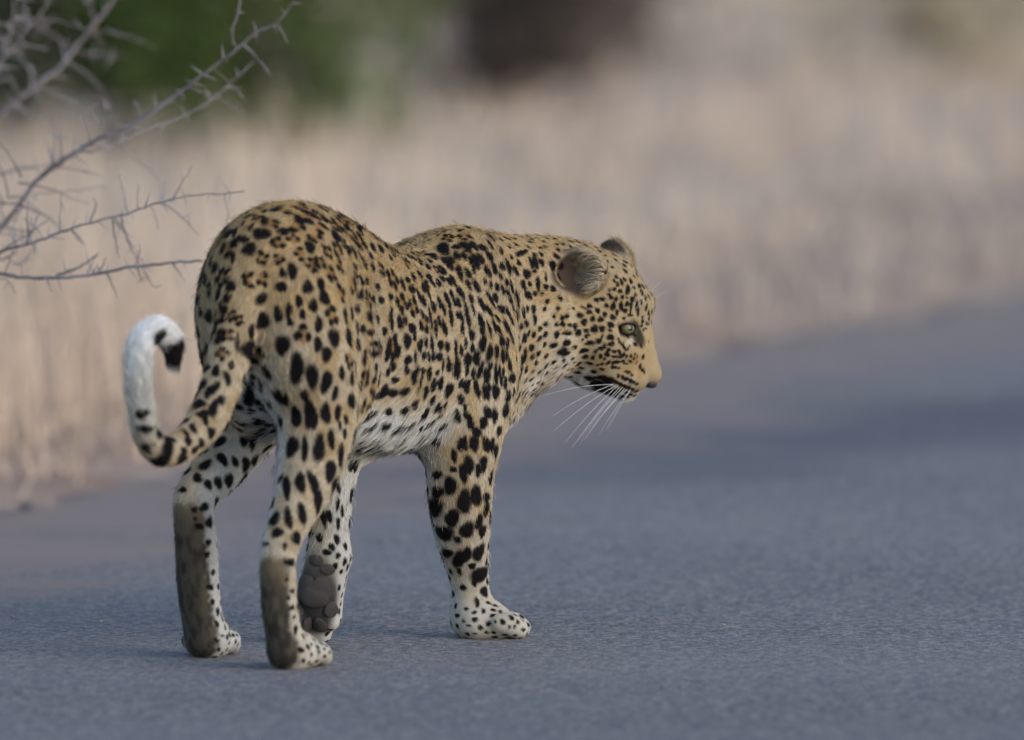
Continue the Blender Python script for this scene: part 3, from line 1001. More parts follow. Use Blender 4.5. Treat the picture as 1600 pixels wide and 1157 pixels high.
def ss(a, b, x):
    t = np.clip((x - a) / (b - a), 0, 1)
    return t * t * (3 - 2 * t)


q_ = bverts - BO
vs, vl, vz = q_ @ bf, q_ @ bl, q_[:, 2]
nl, nz = bnorm @ bl, bnorm[:, 2]
inner = ss(.15, .75, -nl * np.sign(vl)) * (vz < .45)               # inner faces of the legs
leg = np.clip(R('hind', 'fore', 'thigh', 'shoulder', 'paw'), 0, 1)
hd = np.clip(R('head', 'muzzle', 'chin', 'ear', 'ear_in'), 0, 1)
tl = np.clip(R('tail'), 0, 1)
trunk = np.clip(R('torso', 'chest', 'neck'), 0, 1)

# whiteness
belly = ss(.375, .30, vz + .03 * (vnoise(bverts, 25) - .5)) * ss(-.05, .05, vs) * ss(.56, .46, vs) * ss(.10, .50, trunk)
under = ss(-.25, -.75, nz)
groin = ss(.02, -.06, vs) * ss(.47, .36, vz) * ss(.075, .03, np.abs(vl)) * (1 - tl)
white = np.maximum.reduce([belly, under * trunk * ss(.66, .50, vs) + .4 * under * trunk, inner * leg, groin,
                           R('paw') * .62, R('chin') * ss(.1, -.4, nz) * .9,
                           tl * ss(.50, .64, tail_t)])
lower = leg * ss(.26, .03, vz) * .55
white = np.clip(np.maximum(white, lower), 0, 1)
throat = R('chest') * ss(.45, .36, vz)
white = np.maximum(white, throat * .35)
white = vblur(white, 6)

# the dark soles of the hind feet (rear of the metatarsus)
rear = ss(.10, .90, bnorm @ unit(-bf[0] * .9, -bf[1], 0))
hock_z = np.where(vl > 0, .245, .180)
sole = rear * ss(0, .03, hock_z - vz) * (vs < .10) * np.clip(R('hind', 'paw', 'thigh') * 1.2, 0, 1) * (1 - tl)
sole = ss(.15, .75, np.clip(vblur(sole, 4), 0, 1) + .75 * (vnoise(bverts, 150, 3) - .5))
# sole of the lifted fore paw
lp = at(498, 930, LD)
solef = ss(.1, .5, bnorm @ V(-.1, -1, -.1)) * (np.abs(bverts - lp) < V(.06, .06, .075)).all(1) * R('paw')
_pq = proj(bverts)
solef = np.clip(vblur(solef * ss(1.15, .85, np.hypot((_pq[:, 0] - 492) / 36, (_pq[:, 1] - 930) / 66)), 2), 0, 1)

tan_back = V(.390, .284, .152)
tan_side = V(.440, .365, .255)
tan_leg = V(.450, .380, .275)
tan_head = V(.385, .298, .180)
wht = V(.66, .67, .67)
sidew = ss(.60, .42, vz)[:, None]
base = tan_back * (1 - sidew) + tan_side * sidew
ochre = V(.375, .255, .110)
for c_, m_ in ((tan_leg, leg * ss(.48, .30, vz)), (tan_head, hd), (ochre, .62 * ss(.48, .66, vnoise(bverts, 38, 2)) * (1 - .5 * hd) * (1 - tl * .3))):
    base = base * (1 - m_[:, None]) + c_ * m_[:, None]
whl = np.clip(leg * (1 - R('thigh')) + hd * .6, 0, 1)[:, None]
wcol = wht * (1 - whl) + V(.50, .495, .47) * whl
cream = np.maximum(tl * ss(.80, .66, tail_t), .8 * belly)[:, None]
wcol = wcol * (1 - cream) + V(.50, .49, .46) * cream
base = base * (1 - white[:, None]) + wcol * white[:, None]
mott = ss(.35, .65, vnoise(bverts * V(1, 1, .4), 130, 3))
topb = ss(.075, .0, hock_z - vz)[:, None]
solec = np.outer(1 - mott, V(.042, .036, .030)) + np.outer(mott, V(.095, .078, .058))
solec = solec * (1 - topb) + V(.20, .155, .10) * topb
base = base * (.84 + .32 * vnoise(bverts, 60, 3))[:, None]
base = base * (1 - sole[:, None]) + solec * sole[:, None]
base = base * (1 - solef[:, None]) + V(.045, .041, .040) * solef[:, None]

# fur length in metres
flen = np.full(NV, .014)
for r_, L in (('torso', .0130), ('thigh', .0125), ('shoulder', .0120), ('hind', .0095), ('fore', .0095), ('paw', .0075), ('chest', .013), ('neck', .0105),
              ('tail', .012), ('head', .0052), ('muzzle', .0036), ('chin', .007), ('ear', .0065), ('ear_in', .012)):
    flen = flen + R(r_) * (L - .014)
flen = flen + belly * .010 + groin * .008 + throat * .006 + tl * ss(.5, .65, tail_t) * .004
flen = flen * (1 - .55 * sole) * (1 - .6 * solef)
flen = np.where(leg > .5, flen - .0035 * ss(.20, .05, vz), flen)
flen = np.maximum(vblur(flen, 4), .0025)

bvh = BVHTree.FromPolygons(bverts.tolist(), bquads.tolist())


def hit(u, v):
    d = ray(u, v)
    d = d / np.linalg.norm(d)
    loc, n, i, _ = bvh.ray_cast(Vector(CAMP), Vector(d))
    if loc is None:
        return None
    return np.array(loc), np.array(n), int(bquads[i, 0])


# ---- spots.  every blob: centre, two tangent axes, sizes, wobble phases, what (0 black, 1 amber)
BLOBS = []


def blob(c, t, b, a, w, what=0, soft=.22, amt=1.0):
    BLOBS.append((c, t, b, a, w, what, rng.uniform(0, 6.28), rng.uniform(0, 6.28), soft, amt))


PALE = []


def frame(n, t):
    t = t - n * (t @ n)
    t = t / max(np.linalg.norm(t), 1e-9)
    return t, np.cross(n, t)


def ring(c, n, t0, R1, R2, k, gap=True):
    t, b = frame(n, t0)
    ph0 = rng.uniform(0, 6.28)
    skip = rng.integers(0, k) if (gap and k > 3 and rng.random() < .5) else -1
    for i in range(k):
        if i == skip:
            continue
        a = ph0 + 6.283 * i / k + rng.normal(0, .18)
        o = t * math.cos(a) * R1 + b * math.sin(a) * R2
        tt = -t * math.sin(a) * R1 + b * math.cos(a) * R2
        tt = tt / np.linalg.norm(tt)
        ln = rng.uniform(.72, 1.0) * 3.1 * (R1 + R2) / 2 / k
        blob(c + o, tt, np.cross(n, tt), ln, rng.uniform(.50, .66) * (R1 + R2) / 2)
    blob(c, t, b, R1 * 1.05, R2 * 1.05, 1)


SEEDS = []      # centres already taken, with the room round them


def marks(txt, sc, u0, v0, k=1.0, what=0, room=1.5, ringy=False):
    """spots read off the coat one by one: x y rx ry [tilt]; laid on the skin where they are seen"""
    for row in txt.replace('\n', ' ').split(','):
        f = [float(x) for x in row.split()]
        if len(f) < 4:
            continue
        u, v = u0 + f[0] / sc, v0 + f[1] / sc
        h_ = hit(u, v)
        if h_ is None:
            continue
        P, n, vi = h_
        mpp = (P - CAMP) @ FW / F
        th = math.radians(f[4]) if len(f) > 4 else 0.0
        ex = X_ * math.cos(th) - UP * math.sin(th)
        ey = X_ * math.sin(th) + UP * math.cos(th)
        # undo foreshortening a little: a mark is as wide as the skin it covers
        def ax(e):
            g = e - n * (e @ n)
            l = max(np.linalg.norm(g), .45)
            return g / np.linalg.norm(g), 1 / l
        t1, s1 = ax(ey)
        b1 = np.cross(n, t1)
        s2 = 1 / max(abs(b1 @ ex), .42)
        ry, rx = f[3] / sc * mpp * s1 * k * 1.12 + .0006, f[2] / sc * mpp * s2 * k * 1.12 + .0006
        if what >= 2:
            blob(P, t1, b1, ry, rx, what, .6)
            continue
        if ringy:
            ring(P, n, t1, ry * .72, rx * .72, 4)
        else:
            blob(P, t1, b1, ry, rx, what)
        SEEDS.append((P, room * max(rx, ry)))


# right hind leg
marks('''430 75 35 60,580 90 35 60,685 50 32 60,775 45 20 50,795 135 12 35,845 85 15 40,400 310 42 85,505 330 22 100,625 320 45 105,725 250 28 75,
835 200 14 45,805 380 20 90,720 510 38 85 -10,470 600 40 80,580 610 35 90 -12,355 640 30 85 -18,305 575 15 35,745 640 25 60 -15,785 640 12 50,
620 765 32 80 -28,255 900 36 50 -20,370 890 30 80,485 860 35 75,280 1010 42 40,440 1060 35 50,545 1000 25 55,655 890 20 75 -20,705 880 25 50 -15,
180 1105 25 12,780 780 12 45,815 840 12 45,780 940 14 45,770 1070 20 40''', 5.26, 380, 640)
marks('''385 205 35 30,475 140 18 40,340 75 15 30,430 325 35 22,405 440 18 12,375 500 12 10,405 575 15 18,420 655 12 12,375 590 8 10,360 350 12 14,
730 80 22 30 -20,780 150 20 20,690 125 38 20,840 75 12 30,580 840 8 12,610 900 9 14,640 870 8 12,560 880 8 10,625 940 8 12''', 5.26, 380, 840)
# right thigh and rump, as seen
marks('''660 585 30 36,735 555 18 34,785 540 15 30,790 590 15 15,830 495 14 28,845 555 14 20,895 515 17 30,870 430 20 28,930 420 16 28,945 480 20 32,
920 600 16 34,915 690 18 30,990 660 25 35,955 735 20 35,755 695 28 45,820 800 30 65,890 835 24 55,955 860 22 45,995 910 12 30,1025 820 12 30,
880 1000 26 55,950 1000 20 45,820 1015 20 45,1005 1000 12 35,1055 660 14 40,750 930 36 28 30,605 920 26 40 20,610 720 26 40,660 190 36 28,
760 180 22 18,605 260 28 30,575 215 26 16 30,800 360 20 34,755 365 14 20,750 430 24 22,520 430 20 24,505 480 18 18,880 250 20 26,1000 200 18 24''', 2.892, 180, 300, k=1.0)
marks('''805 215 30 26,735 230 34 28,665 300 30 34,600 400 22 45,740 300 26 32,975 370 20 42,1020 460 17 44,980 560 26 48,850 650 32 56,1060 760 20 45,
870 115 48 28 -20,820 155 45 26 -20,700 140 44 22 25,650 120 36 16 30,760 85 60 14 10,900 205 34 24 -25,930 165 30 24 -30,835 280 24 34,890 330 26 34,925 320 24 32,
665 395 26 40,1010 150 20 40,1045 250 16 36,1010 330 16 36,960 270 20 34''', 2.892, 180, 300, k=.86, ringy=True)
# right flank and shoulder
marks("""120 285 18 30,160 290 16 25,110 390 30 25 -30,240 330 22 25,210 425 20 25,265 430 25 25,340 405 15 25,150 170 18 25,205 185 14 30,115 100 12 40,190 95 14 25,85 500 22 28,180 555 28 35,240 570 22 28,
340 560 14 60 20,350 620 12 40,410 600 20 45,450 585 15 25 20,290 665 22 30,185 675 32 22,130 650 18 28,85 640 12 45,35 720 18 55,90 770 18 45,500 640 22 35,465 740 28 45,520 700 12 35,215 760 40 22,210 830 38 28 10,
325 790 18 60 20,390 820 22 40 15,305 865 20 28,370 715 14 28 20,355 930 24 26 25,320 975 16 28,370 1035 24 20 15,225 935 18 25,245 1040 25 50,470 880 24 30,460 960 18 30 15,525 860 10 35,560 770 18 45,605 745 14 30,
640 570 10 70,680 640 12 60,705 590 10 40,735 620 10 45,795 560 14 55,845 545 12 28,875 570 10 50,920 570 14 65,880 650 12 45,755 660 12 35,650 760 12 50,715 770 18 35,765 785 14 40,830 790 12 50,870 810 12 40,705 860 22 28,
660 860 14 30,625 860 10 40,590 850 14 30,540 950 12 30,580 965 16 22,515 1010 22 45,630 985 18 40 15,560 1060 10 60,600 1130 14 30,665 1070 22 35,720 1060 14 40,690 980 12 20,775 920 16 50,735 920 8 40 15,840 950 22 70,
780 1100 25 40,440 1120 30 28,350 1130 40 25,590 340 14 35 -15,500 350 22 28 -20,430 310 14 40 -15,470 280 16 22,510 255 16 28 -20,560 240 12 35 -25,630 260 18 25,610 310 14 30,655 300 12 30 -20,700 300 14 30 -25,730 270 14 25 -25,
590 440 12 40 -10,555 400 12 45 -10,625 380 10 40,660 480 14 45 -10,705 450 14 40,740 500 12 40,760 410 14 40 -15,800 390 12 35,820 445 12 30,780 460 14 28,850 450 14 35,
735 45 45 40,835 30 28 18,905 30 28 45 -15,965 20 25 30,1030 35 20 28 -20,1085 100 22 30,840 95 25 30 -15,895 100 15 30,765 150 22 55 -35,795 130 20 28 -25,940 130 12 30,980 135 20 55 -10,1020 120 20 35,725 205 22 35 -20,
860 225 18 60,920 225 16 40 -15,965 200 12 30,650 100 35 20,810 285 16 40 -10,780 290 16 25,865 375 22 40,925 315 16 35,985 325 18 50 -15,1055 200 12 30,1085 230 12 35 -15,1050 290 12 20,1120 190 14 50 -10,1180 180 18 28,
1225 180 16 50,1280 210 16 35,1305 150 14 22,1320 80 35 18 -25,1365 235 22 35 -25,1430 150 20 40,1400 150 14 35,1475 150 16 25,1450 310 14 50,1340 320 16 35,1375 395 26 24,1510 260 8 30,1165 250 12 20,1210 300 12 25,
1140 335 16 25 -30,1185 355 14 30,1250 330 8 50 -10,1220 375 12 25,1290 410 12 45,1240 430 10 30 -25,1130 415 16 35,1095 320 10 28,1095 430 12 60 -15,1080 510 14 45 -10,1025 460 18 45,945 420 16 28 20,960 500 10 40,910 500 10 60,
1175 500 25 25,1220 520 14 35 -25,1265 500 8 25,1290 550 10 35,1340 520 10 40 -15,1300 480 10 25,1415 500 14 30 20,1425 575 12 35,1360 610 18 20,1315 630 20 18,1250 590 16 25,1210 620 14 45,1145 570 12 25,1120 620 10 40,
1155 660 16 35,1020 590 20 45,1030 665 18 28,1085 650 8 60 -10,950 695 18 40,905 755 12 35,955 790 16 30,1035 760 24 55 20,1085 830 20 60 20,990 870 18 40,1015 960 16 65 25,920 870 16 40,960 985 14 35,915 960 12 40,1060 1010 16 45,
1090 930 14 28,1140 820 14 50,1180 740 16 40,1220 755 12 30,1260 735 8 28,1240 680 8 45,1185 850 12 50,1215 840 12 40 15,1300 740 8 35,1345 720 16 30 -30,1310 790 14 25,1350 850 14 45,1285 860 10 35,1325 890 8 40,1240 920 14 40,
1255 1015 18 30,1190 980 8 35,1135 1010 14 50,1130 940 8 30,1160 960 10 30,1300 1040 10 45,1320 970 10 25,1400 790 16 25,1360 960 10 20,1205 1060 12 40,1225 1130 12 20,880 1060 20 28,910 1090 20 40 20,980 1080 12 40,1045 1120 12 50,
1080 1090 12 28,1125 1120 18 50,1000 1120 10 45,1170 1030 8 45,1265 1130 10 35,1290 1100 8 30,25 45 20 25,65 70 15 40,205 30 20 30 -30,340 110 12 25 -20""", 4.822, 540, 380, k=1.08, room=1.1)
marks("""75 210 25 45,270 200 20 48,425 455 40 62,510 480 30 72 -10,590 600 30 78,345 800 46 70 15,685 200 18 30""", 4.822, 540, 380, ringy=True)
marks("""605 905 14 28,640 885 10 30,660 930 12 35,690 975 18 22,740 890 18 25,720 935 16 25,770 905 10 35,820 880 12 30,790 970 10 20,830 820 10 22,850 740 14 18,775 800 14 30,735 800 14 30,735 725 14 35,690 780 10 30,
650 775 10 30 20,625 765 16 16,620 830 14 22,600 690 14 40,650 660 16 30,690 650 16 30,640 1025 10 30,620 1030 12 25,680 1025 20 30,735 1030 16 35 -20,760 1030 8 30,590 1080 10 30,655 1120 22 35,720 1110 18 25,630 1140 18 20,775 1060 8 30,
300 885 16 16 15,370 880 12 18,285 950 18 16 20,250 1030 14 18,340 960 12 18,465 800 12 25,460 900 12 28 20,515 870 14 20,565 790 16 28,500 770 12 25,530 760 10 25""", 2.821, 500, 330, room=1.2)
# right fore leg and paw
marks('''305 305 20 18,380 280 12 12,455 260 17 30,428 300 17 38,365 355 25 45,305 385 25 27,290 455 32 38 20,430 430 32 48,485 400 25 45,495 285 12 30,520 260 15 30,
535 410 12 25,535 465 12 30,375 505 28 45 20,445 560 28 38,500 520 15 30,515 565 14 30,335 575 38 30 15,400 605 15 15,350 668 25 18,405 695 25 38 12,
443 675 17 38,500 665 22 40,510 765 36 32,525 845 14 25,490 895 10 20,520 935 7 10,425 825 12 14,
610 985 10 12,650 965 9 12,680 985 7 8,665 1005 6 8,640 1010 6 8,480 975 12 10,475 160 18 27,415 170 10 25,437 155 8 25,385 215 10 30,485 110 12 20,
525 60 13 25,460 65 12 30,545 660 10 30,550 550 10 40,560 410 8 35,575 985 5 6,600 940 6 7,700 960 6 8''', 2.967, 580, 640)
# left hind leg
marks('''325 240 20 25,380 230 20 30,435 240 14 30 -15,255 362 22 18,310 345 10 30,350 325 12 30,365 370 16 34 -20,280 440 16 24,275 540 10 15,270 600 10 14,300 690 10 12,
325 760 8 14,285 765 14 14,335 840 8 10,380 905 8 12,350 905 6 8,410 135 14 25,465 150 18 32,508 130 12 30,220 215 20 24,345 120 22 30,275 250 14 26,
455 30 18 28,500 30 18 35,145 275 18 14,205 375 14 14,210 420 8 8,230 460 20 14''', 3.215, 240, 680)
# tail
marks('''270 230 35 22 -40,300 330 50 50,340 425 66 34,375 360 40 45,345 455 50 26,260 520 10 45,160 685 32 20,180 775 42 15,245 985 52 18,315 890 22 42 15,310 1040 55 8,400 960 18 30,
460 955 22 25,255 680 10 22,500 625 28 22,590 650 22 40 25,530 685 28 22,500 370 18 25,675 470 14 35,735 255 10 40,700 390 14 20,
510 530 18 36 -15,560 555 14 34,600 530 18 34 20,545 415 16 26,605 425 16 30,475 590 14 20,545 730 14 20,470 770 16 22,520 860 14 20,480 900 14 20,425 800 14 22,
640 600 14 24,580 800 16 30,440 850 16 20,415 905 14 18,530 910 14 20''', 3.858, 180, 470, k=1.2)
marks('''600 215 36 38,678 210 30 38,565 310 32 36,645 320 32 36,620 95 36 48 -15,705 90 24 36 -15,745 115 24 34,655 20 30 30''', 3.858, 180, 470, k=1.0, ringy=True)
# head
NB0 = len(BLOBS)
marks('''405 105 32 30,510 65 25 24,605 75 26 28,750 50 24 26,655 15 20 20,355 25 24 20,530 190 32 38,625 185 28 28,730 140 34 24,720 205 17 14,295 160 22 32 -15,
145 125 25 28 -20,235 140 20 16,80 135 22 18,335 235 32 28,200 238 48 18,440 270 24 20,430 210 26 16,75 260 26 34 -20,725 290 38 22,735 370 30 24,585 335 24 28,
650 395 22 22,620 290 10 34 25,475 360 48 20 -8,605 425 24 18,700 445 22 18,545 460 18 18,400 450 50 18 -15,685 495 24 24 30,605 520 18 22,420 525 24 20,515 535 18 20,
700 595 15 20,650 550 14 14,785 590 40 15 -10,195 355 40 28,40 385 36 26,150 465 52 38,290 400 22 14,575 625 12 12,625 610 12 14,340 610 14 22,930 705 26 16,980 745 14 12,
770 460 25 13 8,825 455 18 11 15,845 490 25 12 15,885 500 12 22,920 520 10 16,970 515 12 16,870 575 20 10,775 520 30 10,840 530 22 10,960 580 20 9 20,905 605 20 9 20,
760 650 10 12,790 655 8 12,825 655 8 12,735 645 8 18,1080 640 12 24 20,1110 680 10 20 20,1130 710 8 16,1020 500 6 14,1045 525 6 14,1040 590 6 10,1005 545 8 10,
830 345 8 20 -25,850 365 7 22 -25,870 385 7 22 -25,890 410 7 22 -25,910 435 7 20 -25,935 430 6 16,885 355 5 12,820 310 10 14,950 390 5 12,
820 755 18 16,870 772 18 18,915 795 20 20,965 815 18 18,1005 830 14 16,1045 850 15 13,790 830 22 16,840 855 22 18,890 880 22 18,940 900 20 17,990 920 18 14,1040 940 14 12,
860 920 24 13,920 960 18 14,970 980 18 11,1020 990 14 9,880 1005 20 12,930 1010 16 10,1160 120 8 14,1110 100 12 16,1100 150 12 9,1120 200 12 9,1150 180 8 8,1190 130 8 12,1220 110 8 16,1190 60 8 20,
1110 50 8 18,1240 30 8 20,1185 340 5 8''', 7.716, 860, 490, k=1.2, room=1.7)
marks('''480 785 60 28,560 850 75 48 -25,640 905 80 55 -25,720 960 75 55 -20,790 1000 60 38 -15,600 775 90 22,700 820 70 50,810 930 40 40,440 770 40 12''', 7.716, 860, 490, k=.95)
marks('''920 670 17 34,870 700 14 26,825 655 12 20,1000 770 20 55 20,900 790 20 24,825 765 18 18,765 775 16 16,760 830 18 18 -20,785 875 18 20,850 890 20 24,930 865 20 22,
990 875 10 10,1060 890 20 32,725 975 20 26,810 985 26 40,915 985 24 42 -15,990 955 18 30,1040 1000 13 60 -8,860 1065 18 26,965 1040 24 24,610 1040 24 24,500 1060 28 24,505 985 30 20,
705 1090 22 22,380 1100 34 24,670 890 26 22,595 905 28 20,1100 840 14 18,1180 800 16 30,1115 970 13 55,1130 1050 11 50,1230 880 10 22,1240 1000 12 30,1270 1070 10 30,1310 1060 8 30,
1030 1100 24 18,950 1135 16 14,210 1110 28 22 -30,150 1135 20 22,45 1115 14 22,1175 930 10 24,850 605 14 16,960 640 14 20,1040 660 16 24,1080 740 14 14,1150 720 16 24,700 540 24 14,820 1130 24 22,300 1010 16 10,
430 1000 30 10 25,955 455 14 18,800 480 16 14,730 400 14 18''', 8.263, 860, 360, k=1.2, room=1.7)
marks('960 345 48 42,1035 240 24 62,435 665 52 48,880 1085 120 34,905 838 110 9 -20,940 920 95 9 -20,960 965 70 7 -20,250 300 60 20,180 560 160 40', 7.716, 860, 490, k=.9, what=2)
marks('930 690 95 36 -10,1015 560 42 60,600 690 85 26,1080 720 30 70', 7.716, 860, 490, k=.9, what=3)
# the same face on the far side of the nose
for b_ in BLOBS[NB0:]:
    c, t, b, a, w = b_[:5]
    o = 2 * ((c - HO) @ hl)
    c2, t2, bb2 = c - hl * o, t - hl * 2 * (t @ hl), b - hl * 2 * (b @ hl)
    BLOBS.append((c2, t2, bb2, a, w) + b_[5:])
    SEEDS.append((c2, .006))
# eye rims and tear marks
for sgn, e_ in zip((-1, 1), EYE):
    oc = e_ + hl * sgn * EYER * .8
    blob(oc, hx, zz, .0185, .0125, 0, .3)
    blob(oc + hx * .017 - zz * .008, unit(.40, 0, -1), unit(1, 0, .40), .020, .0085, 0, .35, .9)

# the rest of the coat: a scatter whose room depends on the region
room = np.full(NV, .030)
for r_, L in (('torso', .0265), ('thigh', .0265), ('shoulder', .0215), ('hind', .028), ('fore', .026), ('paw', .0175), ('chest', .0205), ('neck', .0200), ('tail', .026),
              ('head', .0115), ('muzzle', .0125), ('chin', .018), ('ear', .016), ('ear_in', .05)):
    room = room + R(r_) * (L - .030)
spine = ss(.045, .012, np.abs(vl)) * ss(.2, .7, nz) * trunk
room = room - spine * .008
room = np.where((vs > .22) & (trunk > .4), room - .007 * ss(.22, .40, vs), room)
low = leg * ss(.20, .08, vz)
room = room * (1 - .42 * low)
ban = (sole > .35) | (solef > .3) | (R('ear_in') > .4) | (R('muzzle') > .45) | ((tl > .5) & (tail_t > .58)) | ((R('ear') > .5))
cellsz = .012
grid = {}


def near(P, r):
    k = int(math.ceil(r / cellsz))
    c = (P / cellsz).astype(int)
    for i in range(-k, k + 1):
        for j in range(-k, k + 1):
            for l in range(-k, k + 1):
                for Q, rr in grid.get((c[0] + i, c[1] + j, c[2] + l), ()):
                    d = P - Q
                    if d @ d < max(r, rr) ** 2:
                        return True
    return False


def put(P, rr=0.0):
    grid.setdefault(tuple((P / cellsz).astype(int)), []).append((P, rr))


for P, rr in SEEDS:
    put(P, min(rr, .0135))
order = rng.permutation(NV)
order = order[~ban[order]][:26000]
picked = []
for i in order:
    if not near(bverts[i], room[i]):
        put(bverts[i])
        picked.append(i)
for i in picked:
    P, n, r = bverts[i], bnorm[i], room[i] * rng.uniform(.85, 1.15)
    t, b = frame(n, flow[i] + rng.normal(0, .15, 3))
    ros = ss(.35, .75, regw[i, RI['torso']] + regw[i, RI['thigh']] * .9) * (1 - spine[i]) * (vs[i] < .5) * (vz[i] > .33) * (1 - hd[i])
    if rng.random() < ros * .62:
        ring(P, n, t, r * rng.uniform(.46, .54), r * rng.uniform(.38, .45), int(rng.choice([3, 4, 4, 5])))
    elif spine[i] > .4:
        blob(P, t, b, r * rng.uniform(.40, .52), r * rng.uniform(.17, .23))
    else:
        big = 1 + .15 * (ros > .3)
        blob(P, t, b, r * rng.uniform(.36, .50) * big, r * rng.uniform(.25, .33) * big)
        if rng.random() < .22 and r > .02:
            o = b * r * .30 + t * r * rng.uniform(-.3, .3)
            blob(P + o, t, b, r * .3, r * .2)
from mathutils.kdtree import KDTree


def paint(P, C, white_):
    """coat colour at points P that have the ground colour C"""
    kd = KDTree(len(P))
    for i, p in enumerate(P.tolist()):
        kd.insert(p, i)
    kd.balance()
    dark = np.zeros(len(P)); amb = np.zeros(len(P)); pale = np.zeros(len(P)); och = np.zeros(len(P))
    for c, t, b, a, w, what, p0, p1, soft, amt in BLOBS:
        rr = max(a, w) * 1.35
        ii = np.fromiter((x[1] for x in kd.find_range(c.tolist(), rr)), int)
        if not len(ii):
            continue
        q = P[ii] - c
        x, y = q @ t / a, q @ b / w
        ph_ = np.arctan2(y, x)
        rho = np.hypot(x, y) * (1 + .09 * np.sin(2 * ph_ + p0) + .08 * np.sin(3 * ph_ + p1))
        m = ss(1 + soft, 1 - soft, rho) * amt
        if what == 0:
            dark[ii] = np.maximum(dark[ii], m)
        elif what == 1:
            amb[ii] = np.maximum(amb[ii], m)
        elif what == 2:
            pale[ii] = np.maximum(pale[ii], m)
        else:
            och[ii] = np.maximum(och[ii], m)
    C = C * (1 - pale[:, None] * .75) + V(.50, .47, .41) * pale[:, None] * .75
    C = C * (1 - och[:, None] * .6) + V(.34, .20, .075) * och[:, None] * .6
    C = C * (1 - (amb * (1 - white_))[:, None] * .75) + V(.29, .155, .052) * (amb * (1 - white_))[:, None] * .75
    blk = V(.007, .006, .007)
    return C * (1 - dark[:, None]) + blk * dark[:, None], dark

# ear colours: black backs with a pale bar, dark hollow, pale long hair along the front edge
for ec, en, ew, eh, sg in EARS:
    dq = bverts - ec
    eu = V(0, 0, 1) - en * en[2]; eu /= np.linalg.norm(eu)
    es = np.cross(eu, en)
    rad = np.hypot(dq @ es / ew, dq @ eu / eh)
    closeby = np.linalg.norm(dq, axis=1) < .07
    im = closeby * ss(1.02, .90, rad) * ss(-.017, -.0125, dq @ en) * ss(.0, .25, bnorm @ en)
    back = closeby * R('ear') * ss(.10, .50, -(bnorm @ en)) * (1 - im)
    hgt = dq @ zz
    dk = np.clip(back * (ss(.010, .020, hgt) + ss(-.004, -.016, hgt) * .7), 0, 1)[:, None]
    base = base * (1 - dk) + V(.022, .020, .021) * dk
    pale = (back * ss(.022, .006, np.abs(hgt - .002)))[:, None] * .7
    base = base * (1 - pale) + V(.45, .43, .40) * pale
    ahead = ss(-.014, .016, dq @ hx + .30 * hgt + .02 * (vnoise(bverts, 200, 2) - .5)) * (.55 + .45 * ss(-.011, -.004, dq @ en))
    ahead = np.maximum(ahead, ss(.80, .95, rad) * .7)
    inc = np.outer(1 - ahead, V(.075, .055, .040)) + np.outer(ahead, V(.42, .345, .245))
    base = base * (1 - im[:, None]) + inc * im[:, None]
    flen = flen * (1 - im) + im * (.003 + ss(.35, 1.0, ahead) * ss(-.01, .015, dq @ hx) * .020)
    flow = flow * (1 - im[:, None]) + (-hx * .8 + eu * .35 + en * .1) * im[:, None]
    white = np.maximum(white, im)
    # strands that do not curl out of the cup

coat_v, dark_v = paint(bverts, base, white)


skin_m, nt, bs = principled('leopard_skin', .85, .1)
at_n = nt.nodes.new('ShaderNodeAttribute'); at_n.attribute_name = 'coat'
nt.links.new(at_n.outputs['Color'], bs.inputs['Base Color'])

leopard = mesh_obj('leopard', bverts, bquads, skin_m)
ca = leopard.data.attributes.new('coat', 'FLOAT_COLOR', 'POINT')
ca.data.foreach_set('color', np.c_[coat_v * .8, np.ones(NV)].astype(np.float32).ravel())
leopard['label'] = 'spotted leopard walking away along the tarmac road, head turned in profile, tail curled'
leopard['category'] = 'leopard'

# ---- fur
NF = FURN
vq = bverts[bquads]
area = .5 * np.linalg.norm(np.cross(vq[:, 2] - vq[:, 0], vq[:, 3] - vq[:, 1]), axis=1)
dens = area * np.clip(.012 / flen[bquads[:, 0]], .55, 2.6) * (1 + 1.0 * hd[bquads[:, 0]])
# no hair on the eyeballs' openings or the nose leather
nose_c = ph(1019, 598, 0)
qc = vq.mean(1)
for c_, r_ in ((EYE[0], .0150), (EYE[1], .0150), (nose_c, .0115)):
    dens[np.linalg.norm(qc - c_, axis=1) < r_] *= .0
pick = rng.choice(len(bquads), NF, p=dens / dens.sum())
uv = rng.random((NF, 2))
wt = np.stack([(1 - uv[:, 0]) * (1 - uv[:, 1]), uv[:, 0] * (1 - uv[:, 1]), uv[:, 0] * uv[:, 1], (1 - uv[:, 0]) * uv[:, 1]], 1)


def lerp(a):
    v = a[bquads[pick]]
    return (v * (wt[..., None] if v.ndim == 3 else wt)).sum(1)


rp, rn, rf, rl = lerp(bverts), lerp(bnorm), lerp(flow), lerp(flen)
rbase, rwhite = lerp(base), lerp(white)
rcol, rdark = paint(rp + rf * (rl * .55)[:, None], rbase, rwhite)      # a spot shows where the strands lie, not where they root
rcol = np.clip(rcol * rng.normal(1.0, .22, (NF, 1)) + rng.normal(0, .008, (NF, 3)) * (1 - rdark[:, None]), .004, .85)


def wav(P, f, s):
    r_ = np.random.default_rng(s)
    out = np.zeros((len(P), 3))
    for _ in range(5):
        k = r_.normal(0, 1, 3); k /= np.linalg.norm(k)
        out += np.outer(np.sin(P @ k * f * r_.uniform(.6, 1.6) + r_.uniform(0, 6.28)), r_.normal(0, 1, 3))
    return out / 2.2


